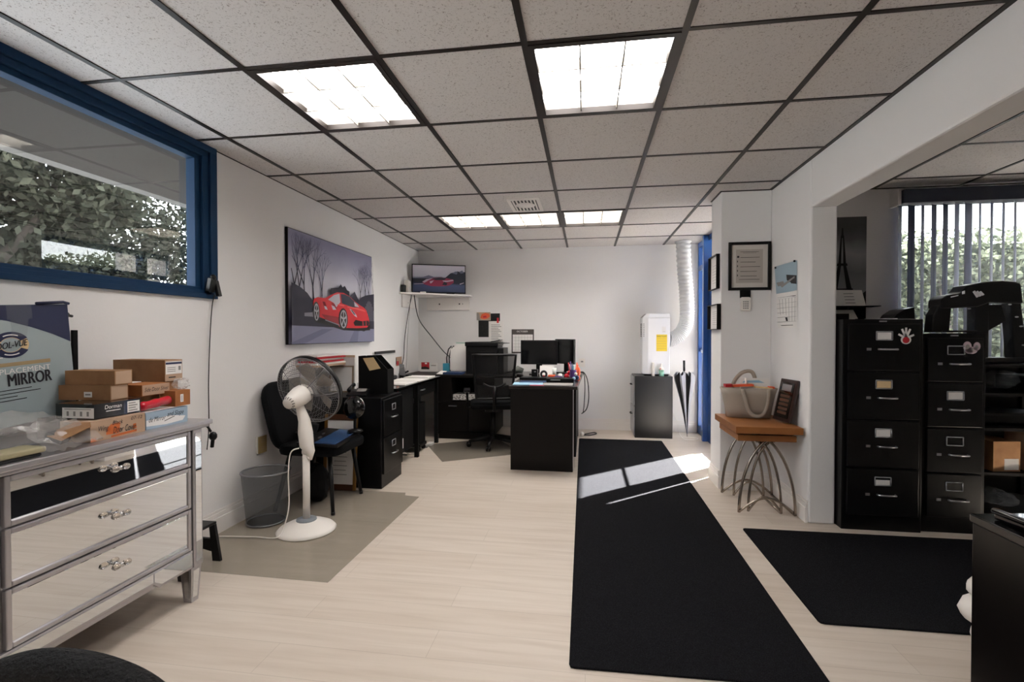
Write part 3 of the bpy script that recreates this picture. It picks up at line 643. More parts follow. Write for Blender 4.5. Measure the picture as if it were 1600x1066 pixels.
# office chair just below the viewpoint
x=thing('mesh_chair','black mesh chair back at the bottom left corner of the view','chair',(-.98,.62,0))
b=B(mat('perforated_black','09090a',.6,spec=.3,bump=(130,1.0)))
P=[(-1.18+.02,.62,.30)]+[(-.965-.20*math.cos(q)*1.0,.62,.545+.135*math.sin(q)**.7) for q in [PI*k/12 for k in range(1,12)]]+[(-.765,.62,.30)]
b.tube(smooth_path(P,3),.028,12); b.build('backrest_frame',x)
b=B('mesh'); b.T=Matrix(((1,0,0,0),(0,0,1,0),(0,1,0,0),(0,0,0,1))); b.prism([(p[0],p[2]) for p in P],.612,.622); b.T=Matrix(); b.build('backrest_mesh',x)
b=B('fabric'); b.bx(-1.20,-.73,.30,.60,.26,.31); b.build('seat',x,bevel=.02)
b=B('blackp'); b.tube([(-.965,.45,.06),(-.965,.45,.26)],.025,10); b.build('column',x)
for k in range(5):
    q=2*PI*k/5+.3; b=B('blackp'); b.tube([(-.965,.45,.075),(-.965+.24*math.cos(q),.45+.24*math.sin(q),.05)],[.022,.014],6); b.ball((-.965+.24*math.cos(q),.45+.24*math.sin(q),.025),.025,8); b.build('leg',x)
x.location+=Vector((.095,.085,0))
# outlet
x=thing('wall_outlet','beige double wall outlet above the wire waste basket','outlet',(XL,3.165,.41))
b=B('paper'); b.bx(XL+.0,XL+.012,3.110,3.122,.412,.53); b.bx(XL,XL+.010,3.122,3.215,.40,.53); b.build('side_box',x,bevel=.002)
b=B('beige'); b.bx(XL+.010,XL+.016,3.125,3.213,.405,.525); b.use('gold'); b.bx(XL+.016,XL+.019,3.145,3.193,.418,.455); b.bx(XL+.016,XL+.019,3.145,3.193,.475,.512); b.build('plate',x,bevel=.002)
# ================================================================ FAN, BASKET, GUEST CHAIR
MT='chair mat'
b=B('mat1'); b.poly([(-2.265,2.285,.003),(-1.28,2.274,.003),(-1.262,3.585,.003),(-1.38,3.60,.003),(-1.40,3.66,.003),(-2.265,3.66,.003)]); o=b.thing('floor_mat','translucent vinyl floor mat beneath the white fan','floor mat'); m=o.modifiers.new('s','SOLIDIFY'); m.thickness=.002
b=B('mat2'); b.poly([(-1.387,4.61,.003),(-.66,5.047,.003),(-1.05,5.745,.003),(-1.776,5.308,.003)]); o=b.thing('floor_mat','dark translucent chair mat beneath the swivel chair','floor mat'); m=o.modifiers.new('s','SOLIDIFY'); m.thickness=.002
FB=Vector((-1.755,2.865,.004))
x=thing('pedestal_fan','white pedestal fan with wire grille on a round base','fan',FB)
b=B('white').at(FB); b.lathe([(.178,0),(.180,.006),(.165,.022),(.12,.044),(.07,.062),(.045,.072)],40); b.build('base',x)
b=B(mat('grey_collar','7e848a',.5)).at(FB); b.lathe([(.062,.064),(.060,.074),(.03,.078)],24); b.build('collar',x)
b=B('white').at(FB); b.lathe([(.022,.07),(.022,.50)],16); b.build('pole',x)
b=B('white').at(FB); b.tube([(0.025,0,.45),(.03,-.002,.50),(.004,0,.54),(-.004,0,.62),(-.012,0,.70),(-.04,0,.78),(-.052,.0,.82)],[.014,.028,.043,.045,.036,.026,.022],14); b.ball((.0,-.0,.50),.028,10); lab(b.build('control_body',x),'swollen white control housing')
b=B('white').at(FB); b.tube([(.022,-.028,.475),(.035,-.03,.462)],.006,8); b.build('height_knob',x)
ax=Vector((.10,.94,.30)).normalized(); HC=FB+Vector((-.035,.02,.862))
def head(b): b.T=Matrix.Translation(HC)@ax.to_track_quat('Z','Y').to_matrix().to_4x4()
b=B('white'); head(b); b.lathe([(.014,-.150),(.034,-.145),(.043,-.125),(.056,-.08),(.064,-.03),(.062,.02),(.045,.045),(.03,.05)],24); b.smooth=True; b.build('motor_housing',x)
b=B('blackm'); head(b)
for k in range(14):
    q=2*PI*k/14; b.tube([(.034*math.cos(q),.034*math.sin(q),-.146),(.041*math.cos(q),.041*math.sin(q),-.131)],.0024,4)
b.build('vent_slots',x)
b=B('white').at((0,0,0)); b.tube([HC+Vector((-.012,-.02,-.035)),FB+Vector((-.045,0,.80))],[.028,.024],12); b.ball(FB+Vector((-.045,.0,.805)),.03,12); b.build('neck_joint',x)
# blades
b=B(mat('clear_blade','a8a098',.35,trans=.25)); head(b)
for k in range(5):
    q=2*PI*k/5+.25; rr=[(.03,-.25,.030),(.10,-.42,.012),(.165,-.38,-.004),(.178,.10,.018),(.12,.34,.042),(.045,.30,.045)]
    vs=[(r*math.cos(q+a),r*math.sin(q+a),.085+z) for r,a,z in rr]; b.poly(vs)
b.build('blades',x,solid=.003)
G=.224
b=B('wire'); head(b); b.smooth=True
def ringp(r,z,n=40): return [(r*math.cos(2*PI*k/n),r*math.sin(2*PI*k/n),z) for k in range(n)]
for r,z in ((G,.055),(.19,.030),(.165,.015),(.14,.008),(.115,.004),(.09,.002)): b.tube(ringp(r,z,36),.0011 if r<G else .004,4,True)
for k in range(72):
    q=2*PI*k/72; w=.0030 if k%9==0 else .0009; b.tube([(.055*math.cos(q),.055*math.sin(q),.0),(.12*math.cos(q+.05),.12*math.sin(q+.05),.004),(.19*math.cos(q+.03),.19*math.sin(q+.03),.030),(G*math.cos(q),G*math.sin(q),.055)],w,4)
b.build('rear_grille',x)
b=B('wire'); head(b)
b.tube(ringp(G-.002,.075),.004,5,True)
for k in range(60):
    q=2*PI*k/60; b.tube([(.04*math.cos(q),.04*math.sin(q),.155),(.13*math.cos(q),.13*math.sin(q),.145),(.19*math.cos(q),.19*math.sin(q),.110),(G*math.cos(q),G*math.sin(q),.078)],.0009,4)
b.build('front_grille',x)
b=B('blackp'); head(b)
n=48; vs=[];fs=[]
for k in range(n):
    q=2*PI*k/n
    for r,z in ((G+.000,.062),(G+.005,.063),(G+.005,.094),(G-.002,.095)): vs.append((r*math.cos(q),r*math.sin(q),z))
for k in range(n):
    for j in range(4):
        fs.append((k*4+j,((k+1)%n)*4+j,((k+1)%n)*4+(j+1)%4,k*4+(j+1)%4))
b.add(vs,fs,True); b.build('rim_band',x)
b=B('white'); b.tube(smooth_path([FB+Vector((-.025,-.04,.53)),FB+Vector((-.075,-.05,.50)),FB+Vector((-.085,-.06,.36)),FB+Vector((-.075,-.07,.18)),FB+Vector((-.09,-.10,.055)),FB+Vector((-.10,-.16,.01)),(-2.0,2.70,.012),(-2.22,2.68,.010)],5),.004,6); b.build('power_cord',x)
# wire waste basket
x=thing('waste_basket','grey wire mesh waste basket against the left wall','waste basket',(-2.10,2.955,0.004))
b=B('meshbin').at((-2.10,2.955,.006)); b.lathe([(.115,0),(.118,.01),(.148,.335)],36,caps=False); b.build('mesh_side',x)
b=B('meshbin').at((-2.10,2.955,.006)); b.lathe([(.117,.002),(.117,.005)],36); b.build('bottom',x)
b=B('wire').at((-2.10,2.955,.006)); b.tube([(.149*math.cos(2*PI*k/36),.149*math.sin(2*PI*k/36),.337) for k in range(36)],.006,8,True); b.build('rim',x)
b=B('wire').at((-2.10,2.955,.006)); b.tube([(.118*math.cos(2*PI*k/36),.118*math.sin(2*PI*k/36),.006) for k in range(36)],.005,6,True); b.build('bottom_ring',x)
# guest chair
x=thing('guest_chair','black upholstered guest chair with dark legs behind the fan','chair',(-1.98,3.36,0.004))
def rounded(w,h,r,n=6):
    out=[]
    for cx,cy,a in ((w-r,h-r,0),(-w+r,h-r,90),(-w+r,-h+r,180),(w-r,-h+r,270)):
        for k in range(n+1): q=R(a+90*k/n); out.append((cx+r*math.cos(q),cy+r*math.sin(q)))
    return out
b=B('fabric').at((-1.92,3.36,.40)); b.prism(rounded(.235,.25,.10),0,.075); b.build('seat',x,bevel=.025)
b=B('fabric').at((-2.19,3.36,.66),ry=R(-14)); b.T=b.T@Matrix(((0,0,1,0),(1,0,0,0),(0,1,0,0),(0,0,0,1))); b.prism(rounded(.255,.25,.13),-.03,.03); b.build('backrest',x,bevel=.025)
for (fx,fy,tx,ty) in ((-1.72,3.13,-1.78,3.20),(-1.735,3.585,-1.78,3.53),(-2.16,3.14,-2.08,3.2),(-2.16,3.58,-2.08,3.53)):
    b=B('blackp'); b.tube([(fx,fy,.006),(tx,ty,.41)],[.013,.016],10); b.lathe([(.015,.0),(.015,.02)],10,(fx,fy,.005)); b.build('leg',x)
b=B('blackp'); b.tube([(-2.06,3.36,.40),(-2.15,3.36,.42),(-2.19,3.36,.50)],.03,8); b.build('back_bracket',x)
# things on the guest chair
b=B('blackp').at((-1.84,3.33,.487),rz=R(8),ry=R(4)); b.bx(-.14,.14,-.26,.26,0,.018); b.use('screenb').bx(-.03,.12,-.24,.24,.018,.020); b.use('satin').bx(-.06,-.045,-.10,-.06,.018,.026); b.bx(-.08,-.07,.02,.06,.018,.026); b.thing('laptop','dark tablet with a blue face lying across the guest chair seat','tablet')
def bag(b): pass
crumple('black_bag','slumped black bag on the back of the guest chair seat',(-2.055,3.38,.535),(.05,.13,.055),'blackm','bag',8,16,.12)
crumple('black_bag','black bag standing below the guest chair',(-1.97,3.36,.15),(.09,.10,.145),'blackm','bag',9,14,.12)
x=thing('desk_fan','small round black fan behind the guest chair, by the filing cabinet','fan',(-1.72,3.50,.505))
b=B('gloss').at((-1.74,3.50,.69),rx=R(80)); b.lathe([(.0,-.02),(.06,-.018),(.085,0),(.088,.02),(.06,.045),(.02,.05)],24); b.build('head',x)
b=B('blackp'); b.tube([(-1.74,3.50,.62),(-1.74,3.50,.525)],.012,8); b.lathe([(.06,0),(.05,.014),(.015,.022)],20,(-1.74,3.50,.508)); b.build('stand',x)
# gilt framed certificate leaning beside the cabinet
x=thing('framed_certificate','gilt framed certificate standing on the floor beside the filing cabinet','framed certificate',(-1.95,3.66,.004))
b=B('goldf').at((-1.945,3.63,.006),rx=R(-4)); W,H,q=.14,.60,.026
b.bx(-W,-W+q,0,.018,0,H); b.bx(W-q,W,0,.018,0,H); b.use('brownf').bx(-W+q,W-q,0,.018,0,q+.02); b.bx(-W+q,W-q,0,.018,H-q-.02,H); b.build('frame',x,bevel=.003)
b=B('paper').at((-1.945,3.63,.006),rx=R(-4)); b.bx(-W+q,W-q,.008,.012,q+.02,H-q-.02); b.use('greyp'); [b.flat((-.07+.02*(k%2),.008,.12+k*.035),(1,0,0),Zv,[(0,0),(.13-.03*(k%2),0),(.13-.03*(k%2),.005),(0,.005)],.001) for k in range(11)]; b.build('document',x)
# ================================================================ LEFT WALL DESK GROUP
def pull(b,c,axis,w=.055):
    """bowed bar pull centred on c, sticking out along axis"""
    a=Vector(axis); s=Vector((0,0,1)).cross(a); c=Vector(c)
    b.tube([c-s*w,c-s*w*.95+a*.018,c+a*.024,c+s*w*.95+a*.018,c+s*w],.006,6)
def holder(b,c,axis,m_in=None,w=.036,h=.024):
    a=Vector(axis); s=Vector((0,0,1)).cross(a); c=Vector(c); z=Vector((0,0,1)); 
    P=[c-s*w-z*h,c+s*w-z*h,c+s*w+z*h,c-s*w+z*h]
    for i in range(4): b.tube([P[i]+a*.002,P[(i+1)%4]+a*.002],.0035,4)
    if m_in:
        m=b.cur; b.use(m_in); q=[c-s*(w-.004)-z*(h-.004),c+s*(w-.004)-z*(h-.004),c+s*(w-.004)+z*(h-.004),c-s*(w-.004)+z*(h-.004)]; b.poly([p+a*.0015 for p in q]); b.cur=m
x=thing('filing_cabinet','low two-drawer black filing cabinet on the left wall beside the guest chair','filing cabinet',(-1.95,3.94,0))
b=B('steel'); b.bx(-2.268,-1.625,3.722,4.152,0,.735); b.build('case',x,bevel=.004)
for z0,z1 in ((.42,.715),(.115,.41)):
    b=B('steel'); b.bx(-1.625,-1.608,3.735,4.14,z0,z1); d=b.build('drawer',x,bevel=.003)
    b=B('satin'); holder(b,(-1.608,3.935,z1-.075),(1,0,0)); b.build('label_holder',d)
    b=B('satin'); pull(b,(-1.608,3.935,z1-.155),(1,0,0)); b.build('handle',d)
x=thing('writing_desk','long black desk along the left wall beyond the low cabinet','desk',(-1.98,4.85,0))
b=B('gloss'); b.bx(-2.268,-1.67,4.165,5.50,.735,.762); b.build('desktop',x,bevel=.003)
b=B('blackm'); b.bx(-2.24,-1.72,4.30,4.72,.12,.73); b.build('pedestal',x,bevel=.003)
b=B('blackm'); b.bx(-2.24,-1.71,4.73,5.40,.60,.733); d=b.build('drawer',x,bevel=.003)
b=B('satin'); pull(b,(-1.71,4.95,.665),(1,0,0)); b.build('handle',d)
for p in ((-1.70,5.42),(-2.24,5.42),(-1.70,4.76)):
    b=B('blackm'); b.bx(p[0]-.02,p[0]+.02,p[1]-.02,p[1]+.02,0,.734); b.build('leg',x)
b=B('deskb'); b.bx(-2.25,-2.23,4.3,5.45,.3,.73); b.build('back_panel',x)
x=thing('pc_tower','black computer tower on a wheeled stand under the left desk','computer',(-1.9,5.0,0))
b=B('blackm'); b.bx(-2.10,-1.73,4.93,5.12,.09,.52); b.build('case',x,bevel=.006)
b=B('blackp'); b.bx(-2.12,-1.72,4.92,5.13,.055,.085); b.build('stand',x)
for px in (-2.08,-1.75):
    for py in (4.94,5.11): b=B('blackp'); b.ball((px,py,.028),.028,10,(1,.6,1)); b.build('caster',x)
b=B('cable'); b.tube(smooth_path([(-1.80,4.75,.02),(-1.85,4.78,.012),(-2.0,4.80,.012)],6),.006,6); b.use('grcable').tube(smooth_path([(-1.75,4.85,.01),(-1.85,4.80,.012),(-2.0,4.84,.012),(-1.90,4.87,.03),(-1.80,4.82,.01)],6),.005,6); b.thing('loose_cables','tangle of loose cables on the floor under the left desk','cable')
b=B('paper'); b.bx(-1.76,-1.70,5.24,5.34,.0,.03); b.use('greyp').bx(-1.77,-1.72,5.15,5.22,0,.02); b.thing('power_adapter','pale power adapter on the floor by the desk leg','power adapter',bevel=.006)
b=B('pink'); b.bx(-1.700,-1.678,4.19,4.26,.37,.58); b.tube([(-1.689,4.23,.58),(-1.689,4.23,.735)],.004); b.use('red').bx(-1.700,-1.678,4.195,4.255,.58,.605); b.thing('pink_tag','pink strap hanging in the gap between low cabinet and left desk','strap')
b=B('paper'); b.bx(-1.72,-1.66,4.20,4.29,.20,.29); b.use('satin').tube([(-1.69,4.24,0),(-1.69,4.24,.2)],.01); b.thing('white_adapter','white adapter box below the pink strap','adapter')
# on the low cabinet
x=thing('file_organizer','black slanted magazine file with a cream card on the low cabinet','magazine file',(-1.80,4.05,.736))
b=B('blackm'); b.T=Matrix(((1,0,0,0),(0,0,1,0),(0,1,0,0),(0,0,0,1)))
pl=[(-1.955,.737),(-1.685,.737),(-1.685,.945),(-1.80,1.065),(-1.935,1.06)]
b.prism(pl,3.99,4.0); b.prism(pl,4.12,4.13); b.T=Matrix(); b.bx(-1.955,-1.94,4.0,4.12,.737,1.06); b.bx(-1.70,-1.685,4.0,4.12,.737,.945); b.bx(-1.94,-1.70,4.0,4.12,.737,.745); b.build('holder',x)
b=B('cream'); b.poly([(-1.905,3.986,1.042),(-1.81,3.986,1.05),(-1.745,3.986,.955),(-1.845,3.986,.935)]); b.build('card',x,solid=.003)
x=thing('framed_photo','pale document in a light wooden frame standing on the low cabinet','framed document',(-2.15,4.0,.736))
b=B(mat('pale_wood','8f7c66',.5)).at((-2.13,4.02,.738),rx=R(-6),rz=R(10)); W,H,q=.105,.235,.012
b.bx(-W,-W+q,0,.015,0,H); b.bx(W-q,W,0,.015,0,H); b.bx(-W+q,W-q,0,.015,0,q); b.bx(-W+q,W-q,0,.015,H-q,H); b.build('frame',x)
b=B('paper').at((-2.13,4.02,.738),rx=R(-6),rz=R(10)); b.bx(-W+q,W-q,.006,.010,q,H-q); b.build('document',x)
x=thing('desk_phone','black desk phone with handset on the low cabinet','telephone',(-1.88,3.86,.736))
b=B('blackp').at((-1.88,3.84,.737),rz=R(12)); b.add([(-.08,-.07,0),(.08,-.07,0),(.08,.07,0),(-.08,.07,0),(-.08,-.07,.015),(.08,-.07,.015),(.08,.07,.05),(-.08,.07,.05)],[(0,3,2,1),(4,5,6,7),(0,1,5,4),(1,2,6,5),(2,3,7,6),(3,0,4,7)]); b.use('greyp'); 
b.poly([(-.01,-.02,.036),(.065,-.02,.036),(.065,.05,.054),(-.01,.05,.054)]); b.build('base',x,bevel=.004)
b=B('blackp').at((-1.88,3.84,.737),rz=R(12)); b.tube([(-.06,-.06,.05),(-.055,0,.075),(-.05,.06,.085)],[.018,.012,.018],8); b.build('handset',x)
b=B('wire'); 
for zz_ in (.76,.80,.85): b.tube([(-2.19,3.80,zz_),(-2.05,3.80,zz_),(-2.05,3.88,zz_),(-2.19,3.88,zz_)],.002,4,True)
for k in range(6): b.tube([(-2.19+.028*k,3.80,.737),(-2.19+.028*k,3.80,.85)],.0015,4)
b.thing('wire_basket','small wire letter basket on the low cabinet behind the fan','basket')
b=B('paper'); b.bx(-2.25,-2.04,4.10,4.14,.737,1.04); b.use('cardl').bx(-2.25,-2.06,4.142,4.15,.737,1.06); b.thing('folder_stack','upright pale folders against the wall on the low cabinet','folders')
x=thing('document_shelf','small wall ledge of red and white papers behind the fan','wall ledge',(-2.2,3.78,.99))
b=B('cardl'); b.bx(XL+.002,-2.10,3.60,4.05,.985,1.0); b.build('ledge',x)
for k,(m,dx) in enumerate((('paper',0),('red',.01),('paper',.015),('red',.0),('paper',.012))): b=B(m); b.bx(XL+.01,-2.11-dx,3.60+dx*2,4.07-dx,1.001+.016*k,1.015+.016*k); b.build('paper_bundle',x)
# on the left desk
b=B('white').at((-1.90,4.33,.763)); b.lathe([(.03,0),(.033,.01),(.033,.11),(.022,.135),(.010,.15),(.010,.17)],16); b.tube([(0,0,.17),(0,0,.20),(.04,0,.20)],.006,6); b.use('skybl').lathe([(.0335,.02),(.0335,.09)],16,caps=False); b.thing('soap_dispenser','white pump bottle on the left desk beside the magazine file','bottle')
b=B('paper'); b.bx(-2.10,-1.70,4.45,4.78,.763,.768); b.bx(-2.0,-1.69,4.80,5.12,.763,.769); b.bx(-2.12,-1.72,4.50,4.74,.7685,.772); b.thing('papers','loose white papers spread on the left desk','papers')
b=B('paper'); b.bx(-2.0,-1.72,5.18,5.44,.763,.772); b.thing('paper_pad','white paper pad at the far end of the left desk','paper pad')
b=B('blackp').at((-2.12,4.95,.763)); b.prism(rounded(.10,.14,.06),0,.045); b.thing('black_device','flat rounded black device at the back of the left desk','device',bevel=.015)
x=thing('wall_organizer','white wall pocket with a black clip rail above the left desk','wall organizer',(XL,5.3,.80))
b=B('paper'); b.bx(XL+.001,XL+.03,5.02,5.60,.79,1.05); b.build('pocket',x)
b=B('dkprint'); b.bx(XL+.03,XL+.045,5.0,5.55,1.03,1.06); b.build('rail',x)
b=B('cardl'); b.bx(XL+.001,XL+.004,5.66,5.86,.86,.97); b.use('red').flat((XL+.004,5.66,.86),(0,1,0),Zv,[(.03,.01),(.1,.01),(.1,.06),(.03,.06)],.0006); b.use('dkprint').flat((XL+.004,5.66,.86),(0,1,0),Zv,[(.0,.02),(.03,.02),(.03,.1),(0,.1)],.0006); b.thing('wall_photo','small photo pinned to the left wall above the desk','photo')
b=B('greyp'); b.at((-2.10,5.30,.763)); b.tube([(0,0,0),(.01,.0,.10),(.06,.0,.12)],.006,6); b.use('wire').poly([(0,.02,.02),(.07,.02,.01),(.05,.03,.14),(-.01,.03,.15)]); b.thing('acrylic_holder','clear card holder at the far end of the left desk','card holder')
b=B('blackp').at((-2.08,5.38,.763),rz=R(30)); b.bx(-.05,.09,-.03,.03,0,.02); b.tube([(-.03,0,.02),(.06,0,.06)],.012,6); b.thing('stapler','black stapler near the end of the left desk','stapler',bevel=.004)
# ================================================================ PICTURE AND SHELF
# printed car picture on the left wall: u runs along +y, v up
PY0,PY1,PZ0,PZ1=3.463,4.955,1.168,2.076; PW,PH=PY1-PY0,PZ1-PZ0
x=thing('car_poster','large unframed wall print of a red sports car before bare trees','wall print',(XL,(PY0+PY1)/2,PZ0))
sky=gradient_print('poster_sky',[(.0,'6c6c84'),(.17,'8a8aa0'),(.24,'3a3a52'),(.34,'7d7c92'),(.48,'c9c8d4'),(.66,'c2c1cf'),(.85,'9c9bb2'),(1,'7d7c98')],2,0,PH,4,.10)
b=B('black'); b.bx(XL+.001,XL+.024,PY0,PY1,PZ0,PZ1); b.build('edge_panel',x,bevel=.002)
b=B(sky); UY=Vector((0,1,0)); b.flat((XL+.0245,PY0,PZ0),UY,Zv,[(.006,.006),(PW-.006,.006),(PW-.006,PH-.006),(.006,PH-.006)],.0004)
c_tr=mat('print_tree','54546e',.6); c_bk=mat('print_dark','2c2b3b',.6); c_ho=mat('print_house','232233',.6); c_gt=mat('print_gate','85848f',.6); c_rd=mat('print_red','c4202c',.35); c_rd2=mat('print_red_dark','8c1421',.35); c_wn=mat('print_window','2b3245',.3); c_wl=mat('print_pale','b8b7c2',.4); c_bl=mat('print_black','0e0d12',.4); c_wh=mat('print_rim','a5a4ab',.4); c_rl=mat('print_red_light','da5a5c',.35); c_gr=mat('print_ground','6c6d86',.5); c_gl=mat('print_ground_light','7f8099',.5)
O=(XL+.0247,PY0,PZ0); lift=[.0005]
def pp(m,pts,r=None):
    lift[0]+=.00006; b.use(m); b.flat(O,UY,Zv,[(u*PW,v*PH) for u,v in pts],lift[0])
def disc(m,cu,cv,ru,rv,a0=0,a1=360,n=20): pp(m,[(cu+ru*math.cos(R(a0+(a1-a0)*k/n)),cv+rv*math.sin(R(a0+(a1-a0)*k/n))) for k in range(n)])
rnd=random.Random(11)
def twig(u,v,a,l,w,d):
    u1=u+l*math.cos(a)*PH/PW; v1=v+l*math.sin(a); 
    if v1>.985 or u1<.01 or u1>.99: return
    pu,pv=-math.sin(a)*w*PH/PW,math.cos(a)*w
    pp(c_tr if d>1 else c_bk,[(u-pu,v-pv),(u1-pu*.6,v1-pv*.6),(u1+pu*.6,v1+pv*.6),(u+pu,v+pv)])
    if d<5:
        for s in (-1,1): twig(u1,v1,a+s*rnd.uniform(.12,.42),l*rnd.uniform(.68,.9),w*.64,d+1)
for (u,v,l) in ((.10,.30,.20),(.16,.33,.2),(.24,.36,.17),(.33,.36,.13),(.05,.33,.18)): twig(u,v,R(90+rnd.uniform(-8,8)),l,.013,0)
for (u,v,l) in ((.80,.42,.12),(.87,.42,.13),(.93,.42,.12),(.98,.45,.12)): twig(u,v,R(90+rnd.uniform(-8,8)),l,.011,0)
pp(c_bk,[(.004,.24),(.20,.24),(.20,.40),(.15,.46),(.09,.50),(.04,.52),(.004,.53)])
pp(c_ho,[(.40,.40),(.40,.54),(.45,.55),(.49,.56),(.52,.60),(.54,.57),(.57,.59),(.60,.55),(.63,.54),(.63,.40)])
pp(c_ho,[(.62,.40),(.64,.48),(.70,.55),(.76,.46),(.80,.50),(.87,.53),(.996,.56),(.996,.24),(.62,.24)])
for k in range(9): pp(c_gt,[(.84+.018*k,.24),(.846+.018*k,.24),(.846+.018*k,.30+.17*math.sin(.35+k*.30)),(.84+.018*k,.30+.17*math.sin(.35+k*.30))])
for k in range(8): pp(c_gt,[(.22+.02*k,.30),(.226+.02*k,.30),(.226+.02*k,.40+.05*math.sin(k*.45)),(.22+.02*k,.40+.05*math.sin(k*.45))])
pp(c_gt,[(.12,.25),(.24,.25),(.24,.30),(.20,.36),(.20,.29),(.12,.28)])
pp(c_bk,[(.004,.165),(.996,.15),(.996,.24),(.004,.25)])
pp(c_gl,[(.004,.006),(.996,.006),(.996,.15),(.004,.165)])
pp(c_gr,[(.004,.02),(.30,.14),(.42,.14),(.12,.006),(.004,.006)]); pp(c_gr,[(.62,.006),(.70,.145),(.76,.145),(.74,.006)])
# car: three quarter view, nose to the right
pp(c_bl,[(.24,.20),(.40,.165),(.55,.13),(.75,.125),(.93,.135),(.93,.20),(.60,.24),(.30,.25)])
pp(c_rd,[(.205,.385),(.215,.415),(.25,.435),(.33,.435),(.40,.475),(.47,.51),(.55,.515),(.63,.49),(.70,.445),(.76,.415),(.83,.39),(.87,.36),(.895,.31),(.915,.255),(.915,.20),(.88,.165),(.72,.155),(.60,.155),(.50,.165),(.46,.20),(.33,.235),(.27,.25),(.24,.25),(.205,.32)])
pp(c_wl,[(.365,.425),(.43,.475),(.50,.50),(.51,.415),(.46,.36),(.43,.40)])
pp(c_wn,[(.515,.50),(.57,.50),(.63,.485),(.70,.44),(.765,.385),(.68,.375),(.60,.39),(.53,.405)]); pp(c_wl,[(.69,.44),(.74,.41),(.765,.385),(.70,.39)])
pp(c_rd2,[(.30,.40),(.33,.40),(.36,.33),(.33,.33)]); pp(c_wl,[(.32,.36),(.345,.355),(.36,.325),(.33,.33)]); pp(c_rd2,[(.40,.40),(.44,.39),(.47,.34),(.43,.35)]); pp(c_wl,[(.40,.375),(.435,.365),(.46,.335),(.42,.33)])
pp(c_rl,[(.60,.38),(.74,.375),(.84,.36),(.86,.34),(.72,.36),(.60,.37)]); pp(c_rl,[(.46,.385),(.50,.395),(.56,.39),(.56,.375),(.50,.38)])
pp(c_wl,[(.625,.36),(.66,.35),(.72,.30),(.735,.27),(.70,.285),(.66,.32)]); pp(c_wn,[(.64,.352),(.665,.345),(.71,.30),(.69,.30)])
pp(c_bl,[(.68,.215),(.71,.245),(.80,.235),(.90,.245),(.915,.22),(.90,.185),(.70,.18)]); pp(c_rd,[(.81,.235),(.82,.235),(.825,.185),(.815,.185)]); pp(c_rd,[(.86,.238),(.868,.238),(.872,.185),(.864,.185)])
pp(c_bl,[(.78,.155),(.87,.165),(.87,.135),(.83,.12),(.79,.13)])
pp(c_rd2,[(.29,.28),(.50,.26),(.50,.19),(.33,.235)]); pp(c_gt,[(.33,.232),(.50,.185),(.50,.175),(.33,.222)])
disc(c_bl,.545,.245,.058,.112); disc(c_wh,.548,.245,.044,.094); disc(c_bl,.548,.245,.034,.078)
disc(c_bl,.235,.295,.036,.095); disc(c_wh,.238,.295,.026,.080); disc(c_bl,.238,.295,.020,.066)
for (cu,cv,ru,rv) in ((.548,.245,.042,.088),(.238,.295,.024,.074)):
    for k in range(5):
        q=R(90+72*k); pu,pv=-math.sin(q)*.16,math.cos(q)*.16
        pp(c_wh,[(cu-ru*pu*.6,cv-rv*pv*.6),(cu+ru*math.cos(q)-ru*pu,cv+rv*math.sin(q)-rv*pv),(cu+ru*math.cos(q)+ru*pu,cv+rv*math.sin(q)+rv*pv),(cu+ru*pu*.6,cv+rv*pv*.6)])
b.build('printed_picture',x)
# corner wall shelf with television
x=thing('wall_shelf','white corner wall shelf with drilled back rail, holding the television','shelf',(-1.95,6.25,1.58))
b=B('trimw'); b.prism([(XL+.002,5.78),(-2.18,5.80),(-1.53,6.36),(-1.53,YB-.002),(XL+.002,YB-.002)],1.752,1.772); b.build('shelf_board',x,bevel=.003)
b=B('trimw'); b.bx(XL+.002,XL+.02,5.86,6.40,1.59,1.75); b.build('side_rail',x,bevel=.002)
b=B('trimw'); b.bx(-2.16,-1.56,YB-.022,YB-.002,1.575,1.75); r_=b.build('back_rail',x,bevel=.002)
b=B('dkprint')
for px,r in ((-1.98,.010),(-1.70,.010),(-1.655,.006)):
    b.at((px,YB-.0225,1.66),rx=R(90)); b.lathe([(r,0),(r,.001)],14)
b.at((XL+.0205,6.05,1.655),ry=R(90)); b.lathe([(.007,0),(.007,.001)],10); b.build('drilled_holes',x)
x=thing('television','flat television on the corner shelf showing a red car on a road','television',(-1.9,6.2,1.773))
tvsky=gradient_print('tv_picture',[(.0,'1f2a48'),(.30,'2f3c5e'),(.5,'141b2c'),(.58,'4b5268'),(.66,'a9a9b8'),(1,'c0bdca')],2,.02,.36,7,.10)
aT=math.atan2(.26,.66); L=.70; H=.375
b=B('blackp').at((-2.225,6.06,1.785),rz=aT); b.bx(0,L,0,.03,0,H); b.build('case',x,bevel=.003)
b=B(tvsky).at((-2.225,6.06,1.785),rz=aT); TU=Vector((1,0,0)); l=[.001]
def tp(m,pts): l[0]+=.0002; b.use(m); b.flat((.012,0,.014),TU,Zv,[(u*(L-.024),v*(H-.028)) for u,v in pts],l[0])
tp(tvsky,[(0,0),(1,0),(1,1),(0,1)]); c1=mat('tv_dark','121a2b',.3); c2=mat('tv_car_red','7c2440',.3); c3=mat('tv_highlight','a99ba9',.3); c4=mat('tv_hill','5b5f74',.3)
